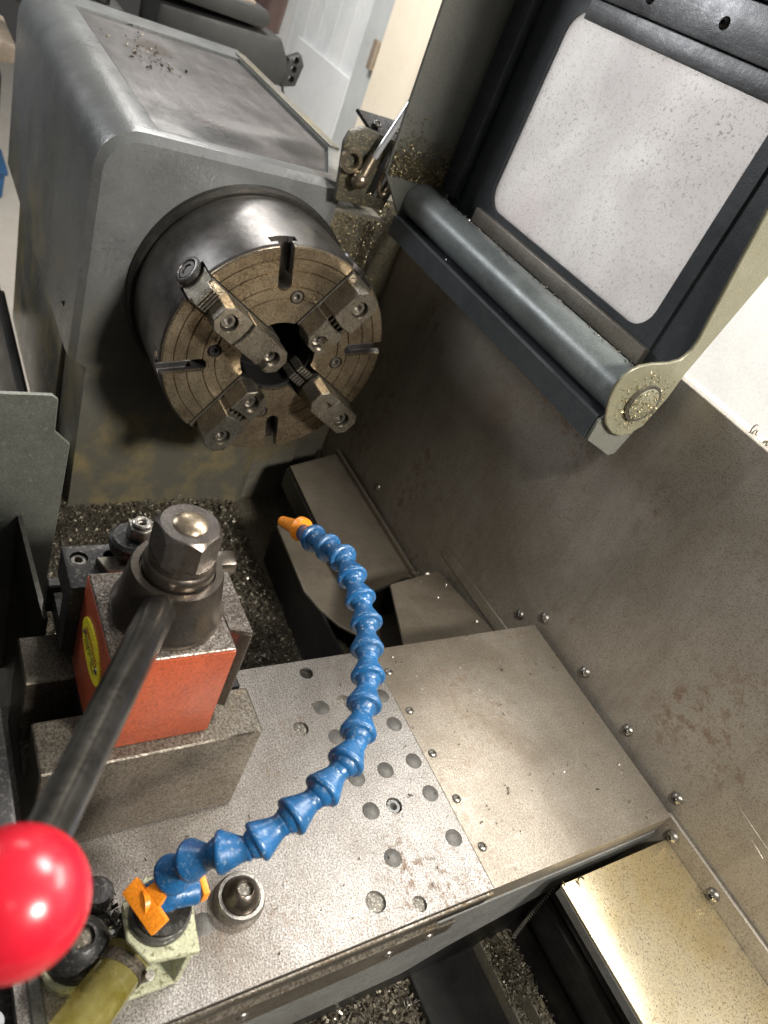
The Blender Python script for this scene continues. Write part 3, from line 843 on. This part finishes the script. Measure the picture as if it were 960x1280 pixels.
# hex nut with turned chamfer
hb = B().prism(hex_prof(.0365), 'Z', .435, .475, Matrix.Translation(AX) @ Matrix.Rotation(math.radians(6), 4, 'Z'))
nut = obj('hex_nut', hb, 'nut_steel', tp)
shell = B().lathe([(.42, .09), (.42, .0375), (.4672, .0375), (.4752, .0305), (.49, .0180), (.49, .09)], AX, (0, 0, 1), 64, closed=True)
boolean(nut, [shell])
obj('stud_end', B().lathe([(.4745, .0185), (.4758, .0185), (.4785, .0160), (.4808, .011), (.4818, .005), (.4820, 0)], AX, (0, 0, 1), 36), 'brassy_stud', tp)
P0 = Vector((-.550, .258, .366)); P1 = Vector((-.17, .046, .586))
dl = (P1 - P0).normalized()
s0 = P0 + dl * .035
L = (P1 - s0).length
lev = obj('lever', B().lathe([(0, .016), (.02, .0185), (.032, .0190), (L * .35, .0168), (L * .7, .0143), (L - .02, .0125), (L - .02, 0)], s0, dl, 40), 'lever_steel', tp)
knob = B().lathe([(-.0358 * math.cos(a), .0358 * math.sin(a)) for a in [PI * i / 40 for i in range(41)]], P1, dl, 64)
obj('ball_knob', knob, 'knob_red', lev)
# yellow oval nameplate on the left face, long axis along X
oc_ = Vector((-.541, .1868, .290))


def oval(a, c, n=40, o=oc_):  # long axis along x
    return [(o.x + a * math.cos(2 * PI * i / n), o.z + c * math.sin(2 * PI * i / n)) for i in range(n)]


npl = obj('nameplate', B().prism(oval(.045, .0270), 'Y', .1845, .1866), 'label_yellow', tp)
b = B(); rb = B()
random.seed(3)
for row, (zz, hh, n) in enumerate(((.297, .0072, 11),)):
    for i in range(n):
        x = oc_.x - .026 + .052 * i / (n - 1)
        zc = zz + .0035 * (1 - ((x - oc_.x) / .03) ** 2)
        rb.box(x - .0005, x + .0005, .1838, .1844, zc - hh * .5, zc + hh * .5)
        if i % 3 != 1:
            rb.box(x, x + .0032, .1838, .1844, zc + (hh * .5 - .001 if i % 2 else -hh * .5), zc + (hh * .5 if i % 2 else -hh * .5 + .001))
for zz, n, w_ in ((.2855, 15, .062), (.2790, 13, .052)):
    for i in range(n):
        x = oc_.x - w_ / 2 + w_ * i / n
        if random.random() < .85:
            b.box(x, x + .0026 * random.uniform(.5, 1), .1838, .1844, zz - .0012, zz + .0012 * random.uniform(.2, 1))
b.box(oc_.x - .034, oc_.x + .034, .1838, .1844, .2912, .2918)
obj('red_lettering', rb, 'print_red', npl)
obj('black_lettering', b, 'print_black', npl)
for x, z in ((-.572, .288), (-.511, .292)):
    button_screw('plate_rivet', (x, .1846, z), (0, -1, 0), .0038, 'screw_steel', npl)

# black tool holder behind the post
th_ = thing('tool_holder', 'black tool holder with set screws behind the red tool post', 'tool holder', (-.65, .25, .19))
hbk = obj('holder_body', B().prism([(.172, .318), (.352, .318), (.352, .2), (.172, .2)], 'X', -.682, -.6125).bevel(.003), 'black_oxide', th_)
boolean(hbk, [B().cyl((-.660, y, .29), (-.660, y, .35), .0105, n=20) for y in (.189, .227, .30)] + [B().box(-.69, -.64, .15, .4, .235, .275)])
obj('lower_jaw', B().box(-.70, -.6835, .165, .352, .195, .245).bevel(.002, 1), 'black_oxide', th_)
for y in (.189, .300):
    obj('set_screw', B().lathe([(.300, .0095), (.3135, .0095), (.3145, .0085), (.3145, .005), (.306, .0045), (.306, 0)], (-.660, y, 0), (0, 0, 1), 20), 'screw_steel', th_)
kn = obj('height_knob', B().lathe([(.3185, .014), (.335, .014), (.336, .026), (.342, .028), (.352, .028), (.356, .024), (.356, 0)], (-.655, .247, 0), (0, 0, 1), 36), 'black_oxide', th_)
nb = B().prism(hex_prof(.0165), 'Z', .356, .374, Matrix.Translation((-.655, .253, 0)))
nb.lathe([(.374, .012), (.379, .0105), (.379, .0055), (.374, .005), (.374, 0)], (-.655, .253, 0), (0, 0, 1), 20)
obj('lock_nut', nb.bevel(.0012, 1), 'screw_steel', kn)
obj('corner_piece', B().box(-.640, -.613, .340, .372, .3185, .338).bevel(.004), 'collar_steel', th_)
obj('wedge_tip', B().slab([(-.650, .205, .3182), (-.625, .215, .3182), (-.622, .262, .3182), (-.650, .245, .3182)], .010).bevel(.001, 1), 'jaw_steel', th_)

# ------------------------------------------------------------------ coolant manifold, hose, caps, tube
mf = thing('coolant_bracket', 'pale green clipped-corner bracket carrying the black hose fitting', 'bracket', (-.31, .24, 0))
obj('bracket_plate', B().prism([(-.333, .204), (-.294, .202), (-.265, .219), (-.258, .273), (-.332, .281), (-.356, .236)], 'Z', .092, .101).bevel(.0015, 1), 'manifold_paint', mf)
obj('bracket_web', B().box(-.335, -.262, .262, .270, .013, .0915).bevel(.001, 1), 'manifold_paint', mf)
obj('bracket_foot', B().prism([(-.345, .165), (-.272, .16), (-.262, .20), (-.262, .270), (-.345, .270)], 'Z', .003, .0125).bevel(.001, 1), 'manifold_paint', mf)
ft = B()
ft.lathe([(.1015, .0), (.1015, .034), (.108, .034), (.109, .0315), (.113, .0315), (.114, .0335), (.118, .0335), (.119, .031), (.124, .031), (.124, .018), (.14, .016), (.14, 0)], (-.309, .240, 0), (0, 0, 1), 40)
obj('threaded_fitting', ft, 'grime_black', mf)
obj('hub_below', B().cyl((-.309, .235, .014), (-.309, .235, .091), .022), 'grime_black', mf)

# hose path: from the valve up in an arc to the orange nozzle
CAMR = [[0.424743, 0.832442, 0.355856], [0.67283, -0.027266, -0.739294], [-0.605717, 0.553441, -0.571673]]
HP = [(-.3159, .2414, .1317), (-.3194, .2418, .1663), (-.3169, .2482, .2006), (-.3087, .2562, .2247), (-.303, .2664, .2405), (-.2957, .2787, .2512), (-.2918, .2948, .2581), (-.2929, .3181, .2682), (-.3003, .3429, .2802), (-.3082, .3695, .2896), (-.3208, .3975, .2982), (-.3412, .4259, .3046), (-.3704, .4511, .3083), (-.4046, .4737, .3095), (-.4404, .4957, .3127), (-.48, .5105, .3148), (-.5178, .5272, .3188), (-.5586, .534, .319), (-.5988, .5396, .3194), (-.6353, .5431, .3159), (-.6703, .5404, .2995), (-.7068, .5365, .2843), (-.7416, .5347, .2699), (-.7523, .535, .265)]


fine = catmull(HP, 12)
PITCH = .0395
stops = [fine[0]]; acc = 0
for a, b_ in zip(fine[:-1], fine[1:]):
    acc += (b_ - a).length
    if acc >= PITCH:
        stops.append(b_.copy()); acc = 0
hose = thing('coolant_hose', 'blue jointed coolant hose with orange valve handle and orange nozzle', 'hose', (-.312, .245, .125))
seg_prof = [(-.0082, .0), (-.0082, .0110), (-.004, .0146), (.0002, .0162), (.0008, .0198), (.0022, .0216), (.0058, .0218), (.0082, .0206),
            (.0165, .0170), (.0250, .0134), (.0305, .0120), (.0318, .0128), (.0350, .0128), (.0362, .0110), (.0362, .0)]
for i in range(len(stops) - 1):
    d = stops[i + 1] - stops[i]
    d = (d.normalized() + Vector([random.uniform(-.06, .06) for _ in range(3)])).normalized()
    obj('hose_link', B().lathe(seg_prof, stops[i], d, 32), 'blue_plastic', hose, ang=50)
d = (stops[-1] - stops[-2]).normalized()
tipd = Vector((-.046, -.017, -.021)).normalized()
e = stops[-1]
obj('nozzle', B().lathe([(-.006, .0), (-.006, .0185), (.0, .0195), (.005, .0195), (.008, .0170), (.018, .0115), (.042, .0088), (.045, .0080), (.045, .006), (.03, .006), (.03, 0)], e, tipd, 32), 'orange_plastic', hose)
vb = B().lathe([(-.030, .0), (-.030, .0135), (-.028, .0155), (.028, .0155), (.030, .0135), (.030, 0)], (-.312, .246, .140), (.10, 1, 0), 32)
obj('valve_body', vb, 'blue_plastic', hose)
hu = Vector((.92, .36, .05)).normalized(); hv = Vector((-.30, .62, .72)); hv = (hv - hu * hv.dot(hu)).normalized(); hn = hu.cross(hv)
M = Matrix.Translation((-.306, .2165, .147)) @ Matrix((hu, hv, hn)).transposed().to_4x4()
hd = B().prism([(-.029, -.011), (.027, -.0125), (.029, .010), (.006, .0115), (-.006, .0115), (-.029, .011)], 'Z', -.0035, .0035, M).bevel(.002, 2)
hd.prism([(-.012, .012), (.012, .012), (.010, .022), (-.010, .022)], 'Z', -.003, .003, M)
hnd = obj('valve_handle', hd, 'orange_plastic', hose)
obj('valve_stem', B().cyl((-.312, .2135, .143), (-.312, .226, .142), .0145, n=24), 'orange_plastic', hnd)
obj('valve_tail', B().prism([(-.016, -.010), (.012, -.010), (.012, .010), (-.016, .010)], 'Y', -.004, .004, Matrix.Translation((-.309, .281, .141))).bevel(.002, 2), 'orange_plastic', hose)

# domed socket screw with collar, black caps
sc_ = thing('domed_screw', 'domed dark socket screw in pale steel collar on the cross slide', 'screw', (-.326, .365, 0))
obj('collar', B().lathe([(.0006, 0), (.0006, .0335), (.009, .0340), (.016, .0322), (.0195, .0300), (.0195, .0255), (.016, .0245), (.016, 0)], (-.328, .366, 0), (0, 0, 1), 56), 'screw_steel', sc_)
obj('dome', B().lathe([(.0165, .0250), (.021, .0246), (.029, .0215), (.036, .0165), (.0395, .0122), (.0402, .0108), (.0392, .0098), (.030, .0092), (.030, 0)], (-.328, .366, 0), (0, 0, 1), 48), 'collar_steel', sc_)
obj('socket_dirt', B().lathe([(.0335, .0092), (.034, .006), (.0335, 0)], (-.328, .366, 0), (0, 0, 1), 20), 'chip_fill', sc_)
bc = thing('black_cap_screw', 'large black cap screw with chip-filled socket beside the red ball', 'screw', (-.325, .166, 0))
obj('collar', B().lathe([(.0005, 0), (.0005, .040), (.014, .040), (.018, .037), (.018, 0)], (-.325, .166, 0), (0, 0, 1), 40), 'manifold_paint', bc)
obj('head', B().lathe([(.0185, .034), (.022, .0345), (.045, .0315), (.058, .025), (.064, .0165), (.064, .0135), (.056, .013), (.056, 0)], (-.325, .166, 0), (0, 0, 1), 48), 'black_oxide', bc)
o = obj('socket_chips', B().lathe([(.057, .0125), (.0585, .008), (.058, 0)], (-.325, .166, 0), (0, 0, 1), 20), 'pan_grime', bc)
sb = thing('small_black_plug', 'small black plug half hidden behind the red ball knob', 'plug', (-.386, .199, 0))
obj('plug_head', B().lathe([(.0005, .02), (.016, .02), (.022, .016), (.023, 0)], (-.386, .199, 0), (0, 0, 1), 32), 'black_oxide', sb)
ct = thing('coolant_tube', 'yellowed clear tube held by metal hose clamp at bottom left', 'tube', (-.26, .17, .01))
path = catmull([(-.300, .214, .042), (-.283, .198, .043), (-.262, .172, .045), (-.235, .135, .046), (-.205, .09, .046)], 6)
obj('tube', B().tube(path, .0265, 28), 'clear_tube', ct)
q0 = Vector((-.296, .211, .042)); qd = Vector((.017, -.017, .001)).normalized()
clamp = obj('hose_clamp', B().lathe([(.006, .0285), (.019, .0285), (.019, .0268), (.006, .0268)], q0, qd, 40, closed=True), 'base_steel', ct)
pv = q0 + qd * .013 + Vector((.019, .021, .004))
obj('clamp_screw', B().cyl(pv - Vector((.004, .004, .014)), pv + Vector((.004, .004, .014)), .0055, n=12), 'screw_steel', clamp)
obj('hose_barb', B().cyl(q0 - qd * .035, q0 + qd * .004, .024, n=28), 'grime_black', ct)

# things at the left edge
o = obj('shield_sheet', B().prism([(-.10, .380), (.188, .386), (.196, .379), (.197, .325), (.219, .303), (.214, .03), (.225, -.20), (-.10, -.20)], 'X', -.906, -.90).bevel(.001, 1), 'sheet_green')
tag(o, 'grey-green upright sheet metal shield at the left edge', 'shield')
o = obj('dark_shield', B().prism([(-1.30, .105), (-.666, .205), (-.666, -.30), (-1.30, -.30)], 'Y', .16, .166), 'dark_steel')
tag(o, 'dark oily sheet in front of the grey-green shield', 'shield')
o = obj('black_slide_block', B().box(-.95, -.34, -.08, .1, -.02, .205).bevel(.004), 'black_oxide')
tag(o, 'black machine block with worn bright edge at the left border', 'block')
o = thing('lower_fitting', 'black fitting with a bright pin under the red ball knob', 'fitting', (-.28, .09, -.1))
obj('fitting_body', B().box(-.338, -.19, .02, .108, -.2, -.03).bevel(.004), 'black_oxide', o)
obj('pin', B().cyl((-.285, .075, -.03), (-.285, .075, .02), .012), 'chrome_rod', o)
obj('fitting_rib', B().box(-.325, -.20, .113, .128, -.1, .004).bevel(.002, 1), 'skirt_steel', o)

# ------------------------------------------------------------------ lower right: way cover, ways, bed
wc = thing('way_cover', 'bright galvanised way cover against the splash guard', 'way cover', (.1, 1.05, -.2))
obj('top_sheet', B().box(-.206, .75, .902, 1.1765, -.052, -.046).bevel(.002, 2), 'cover_galv', wc)
obj('front_fold', B().box(-.204, .75, .902, .908, -.072, -.0525).bevel(.001, 1), 'skirt_steel', wc)
wy = thing('rear_way', 'glossy black grooved rear way beside the galvanised cover', 'way', (0, 1.05, -.4))
for y in (1.046, 1.070, 1.098):
    obj('way_bar', B().box(-.25, .75, y, y + .018, -.36, -.285).bevel(.003), 'rail_alu', wy)
obj('way_bed', B().box(-.26, .75, 1.040, 1.135, -.46, -.361), 'oiled_black', wy)
o = obj('bed_cover', B().box(-.45, .75, .80, .955, -.465, -.440).bevel(.002, 1), 'oiled_black')
tag(o, 'flat matt black bed cover below the cross slide', 'cover')
rl = thing('bed_rail', 'chip-covered bed rails with slots beside the black bed cover', 'rails', (0, 1.0, -.46))
obj('rail_bar', B().box(-.40, .75, .962, .984, -.468, -.42).bevel(.002, 1), 'casting_oily', rl)
obj('rail_bar', B().box(-.40, .75, 1.008, 1.034, -.468, -.42).bevel(.002, 1), 'casting_oily', rl)
obj('cross_tie', B().box(-.195, -.15, .985, 1.007, -.468, -.421).bevel(.002, 1), 'casting_oily', rl)


def helix(p0, p1, r, turns, th_r):
    p0, p1 = Vector(p0), Vector(p1)
    ax = (p1 - p0); Ln = ax.length; ax.normalize()
    u = ax.orthogonal().normalized(); w = ax.cross(u)
    n = int(turns * 9)
    pts = []
    for i in range(n + 1):
        f = i / n
        a = 2 * PI * turns * f
        pts.append(p0 + ax * Ln * f + Vector((0, 0, -.02 * math.sin(PI * f))) + (u * math.cos(a) + w * math.sin(a)) * r)
    return B().tube(pts, th_r, 5)


o = obj('coiled_chip', helix((-.197, .905, -.235), (-.243, 1.04, -.215), .0028, 26, .0012), 'chip_silver')
tag(o, 'long thin coiled chip hanging beside the galvanised cover', 'chip')
o = obj('curly_chip', helix((-.207, .907, -.046), (-.20, .94, -.036), .004, 6, .0015), 'chip_dark')
tag(o, 'small curly chip on the corner of the galvanised cover', 'chip')
b = helix((-.585, 1.205, .612), (-.545, 1.205, .615), .008, 8, .0014)
o = obj('black_curls', b, 'chip_dark')
tag(o, 'black curled chips on the upper edge of the splash guard', 'chips')


# ------------------------------------------------------------------ loose chips (nobody could count them)
def chips(name, label, n, sampler, size, mat, seed, curls=0):
    rnd = random.Random(seed)
    b = B()
    for _ in range(n):
        p = Vector(sampler(rnd))
        s = size * rnd.uniform(.35, 1.5)
        R = Matrix.Rotation(rnd.uniform(0, 6.28), 3, 'Z') @ Matrix.Rotation(rnd.uniform(-1.2, 1.2), 3, 'X') @ Matrix.Rotation(rnd.uniform(-1.2, 1.2), 3, 'Y')
        w = s * rnd.uniform(.25, .6)
        k = rnd.uniform(.1, .6) * s
        pr = [(-s, -w, 0), (-s, w, 0), (0, w, k), (0, -w, k), (s, w, 0), (s, -w, 0)]
        v = [b.bm.verts.new(p + R @ Vector(q)) for q in pr]
        b.bm.faces.new((v[0], v[1], v[2], v[3])); b.bm.faces.new((v[3], v[2], v[4], v[5]))
    for _ in range(curls):
        p = Vector(sampler(rnd)); rr_ = rnd.uniform(.004, .011); tn = rnd.uniform(.5, 2.2)
        R = Matrix.Rotation(rnd.uniform(0, 6.28), 3, 'Z') @ Matrix.Rotation(rnd.uniform(-.8, .8), 3, 'X')
        n_ = int(10 * tn) + 4
        sp = rnd.uniform(.2, 1.2) * rr_
        b.tube([p + R @ Vector((rr_ * math.cos(2 * PI * tn * i / n_), sp * tn * i / n_, .004 + rr_ * .6 * math.sin(2 * PI * tn * i / n_))) for i in range(n_ + 1)], rnd.uniform(.0006, .0013), 4)
    o = obj(name, b, mat, origin=(0, 0, -.46))
    tag(o, label, 'chips', kind='stuff')
    return o


def heap(x, y):
    return .012 * (math.sin(9 * x + 3) * math.sin(11 * y) + 1)


def pan_s(r):
    x = r.uniform(-1.64, -.68); y = r.uniform(.2, .885)
    return (x, y, -.468 + heap(x, y) * r.random() + .003)


chips('pan_chips', 'dark metal chips heaped on the chip pan below the chuck', 17000, pan_s, .0042, 'chip_dark', 1, 260)
chips('bright_chips', 'bright metal chips scattered over the chip pan below the chuck', 700, pan_s, .0036, 'chip_silver', 2, 90)
chips('low_pan_chips', 'grey chips heaped on the pan under the cross slide skirt', 9000, lambda r: (r.uniform(-.3, .4), r.uniform(.45, .797), -.468 + r.random() * .02), .0045, 'chip_dark', 3, 160)
chips('low_bright_chips', 'bright chips on the pan under the cross slide skirt', 1200, lambda r: (r.uniform(-.3, .4), r.uniform(.45, .797), -.46 + r.random() * .016), .003, 'chip_silver', 33, 60)


def rail_s(r):
    k = r.random()
    if k < .4:
        return (r.uniform(-.4, .3), r.uniform(.961, .985), -.42 + r.random() * .008)
    if k < .75:
        return (r.uniform(-.4, .3), r.uniform(1.006, 1.036), -.42 + r.random() * .008)
    return (r.gauss(-.175, .025), r.uniform(.965, 1.03), -.418 + r.random() * .016)


chips('rail_chips', 'dull gritty chips lying on the bed rails', 4200, rail_s, .0024, 'chip_dark', 4, 10)


def bronze_s(r):
    k = r.random()
    if k < .42:
        return (-1.645 + r.random() * .004, r.uniform(.93, 1.06), r.uniform(.05, .46))
    if k < .55:
        return (-1.699 + r.random() * .004, r.uniform(1.06, 1.18), r.uniform(.0, .48))
    if k < .80:
        y = r.uniform(.97, 1.145)
        return (-1.545 + r.random() * .004, y, .60 + abs(r.gauss(0, .045)))
    return (r.uniform(-1.69, -1.60), r.uniform(.9, 1.05), .505 + r.random() * .012)


chips('bronze_chips', 'bronze coloured chips stuck to the headstock corner beside the raised guard', 13000, bronze_s, .0021, 'chip_gold', 5)


def bar_s(r):
    x = r.uniform(-1.54, -.74); a = r.gauss(1.75, .18)
    return (x, 1.08 - .0435 * math.cos(a) * 1, .558 + .0435 * math.sin(a))


chips('bar_chips', 'fine chips along the top of the roll bar', 170, bar_s, .0026, 'chip_silver', 6)
chips('channel_chips', 'fine chips in the channel below the roll bar', 120, lambda r: (r.uniform(-1.54, -.75), r.uniform(1.03, 1.06), .514 + r.random() * .002), .0026, 'chip_silver', 8)


def ear_s(r):
    a = r.uniform(0, 6.28); q = abs(r.gauss(.036, .016))
    return (-.718 if q > .03 else -.709, min(1.135, 1.085 + q * math.cos(a)), .563 + q * math.sin(a))


chips('ear_chips', 'golden chips caked around the pivot of the guard end plate', 520, ear_s, .0016, 'chip_gold', 9)
chips('slide_chips', 'tiny bright chips scattered over the cross slide', 150, lambda r: (r.uniform(-.68, -.24), r.uniform(.4, 1.16), .0025), .0019, 'chip_silver', 10)
chips('slide_crumbs', 'dark crumbs scattered over the cross slide', 130, lambda r: (r.uniform(-.68, -.24), r.uniform(.15, 1.16), .0025), .0022, 'chip_dark', 11)
chips('bracket_sludge', 'black oily chips around the coolant bracket', 500, lambda r: (r.gauss(-.335, .018), r.gauss(.205, .014), .004 + r.random() * .012), .004, 'grime_black', 12)
chips('plate_chips', 'bright chips on the brown four-sided plate', 26, lambda r: (r.uniform(-.95, -.72), r.uniform(1.0, 1.15), -.098 - .1 * 0), .003, 'chip_silver', 13)
chips('lid_chips', 'rusty crumbs on the headstock lid', 120, lambda r: (r.gauss(-2.35, .09), r.gauss(.62, .035), .530 + r.random() * .003), .004, 'chip_dark', 14)

# ------------------------------------------------------------------ light
w = bpy.data.worlds.new('World'); scene.world = w; w.use_nodes = True
nt = w.node_tree
bg = nt.nodes['Background']
tc = nt.nodes.new('ShaderNodeTexCoord'); sep = nt.nodes.new('ShaderNodeSeparateXYZ'); rp = nt.nodes.new('ShaderNodeValToRGB')
nt.links.new(tc.outputs['Generated'], sep.inputs[0]); nt.links.new(sep.outputs['Z'], rp.inputs[0])
rp.color_ramp.elements[0].position = .0; rp.color_ramp.elements[0].color = (.10, .095, .09, 1)
rp.color_ramp.elements[1].position = 1.; rp.color_ramp.elements[1].color = (.55, .55, .54, 1)
el = rp.color_ramp.elements.new(.35); el.color = (.30, .295, .285, 1)
ym = nt.nodes.new('ShaderNodeMapRange')
ym.inputs['From Min'].default_value = -.7; ym.inputs['From Max'].default_value = .4
ym.inputs['To Min'].default_value = .5; ym.inputs['To Max'].default_value = 1.
nt.links.new(sep.outputs['Y'], ym.inputs['Value'])
vs_ = nt.nodes.new('ShaderNodeVectorMath'); vs_.operation = 'SCALE'
nt.links.new(rp.outputs[0], vs_.inputs[0]); nt.links.new(ym.outputs[0], vs_.inputs['Scale'])
nt.links.new(vs_.outputs[0], bg.inputs[0])
bg.inputs[1].default_value = .48


def lamp(name, loc, target, size, power, colr=(1, .96, .9)):
    L_ = bpy.data.lights.new(name, 'AREA')
    L_.shape = 'RECTANGLE'; L_.size, L_.size_y = size
    L_.energy = power; L_.color = colr
    o = bpy.data.objects.new(name, L_); COL.objects.link(o)
    o.location = loc
    d = Vector(target) - Vector(loc)
    o.rotation_euler = d.to_track_quat('-Z', 'Y').to_euler()
    return o


lamp('ceiling_lamp', (1.7, 1.34, 2.4), (-.8, .6, 0), (.55, .4), 145, (1, .95, .87))
lamp('ceiling_lamp', (-1.2, 2.0, 2.65), (-.5, .8, 0), (.9, .45), 85, (1, .97, .93))
lamp('ceiling_lamp', (-4.5, 1.2, 2.6), (-5, 2.4, -.3), (1.5, .8), 120, (1, .97, .93))
lamp('side_fill', (-3.4, -1.3, 1.7), (-2.3, .36, .1), (.9, .7), 34, (.95, .97, 1))  # added fill to lift the headstock's dim left side
lamp('wall_lamp', (-.35, 3.05, 2.0), (-.2, .9, 0), (1.5, .7), 72, (1, .95, .86))
S_ = bpy.data.lights.new('guard_fill_spot', 'SPOT')  # added fill spot for the splash guard; its cone leaves the chuck end dim
S_.energy = 270; S_.spot_size = math.radians(50); S_.spot_blend = 1.; S_.shadow_soft_size = .14; S_.color = (1, .95, .87)
so = bpy.data.objects.new('guard_fill_spot', S_); COL.objects.link(so)
so.location = (.85, -.2, 2.5)
so.rotation_euler = (Vector((.12, 1.185, .20)) - so.location).to_track_quat('-Z', 'Y').to_euler()

# ------------------------------------------------------------------ camera
cam = bpy.data.cameras.new('Camera')
cam.sensor_fit = 'VERTICAL'; cam.sensor_height = 36; cam.sensor_width = 27
cam.lens = 932.52 / 1280 * 36
cam.clip_start = .02; cam.clip_end = 60
cam.dof.use_dof = True; cam.dof.focus_distance = 1.15; cam.dof.aperture_fstop = 5.5
co = bpy.data.objects.new('Camera', cam); COL.objects.link(co)
r0, r1, r2 = CAMR
co.matrix_world = Matrix(((r0[0], -r1[0], -r2[0], 0), (r0[1], -r1[1], -r2[1], 0), (r0[2], -r1[2], -r2[2], 1), (0, 0, 0, 1)))
scene.camera = co
scene.view_settings.view_transform = 'Standard'
scene.view_settings.look = 'None'
scene.view_settings.exposure = .3
scene.view_settings.gamma = 1
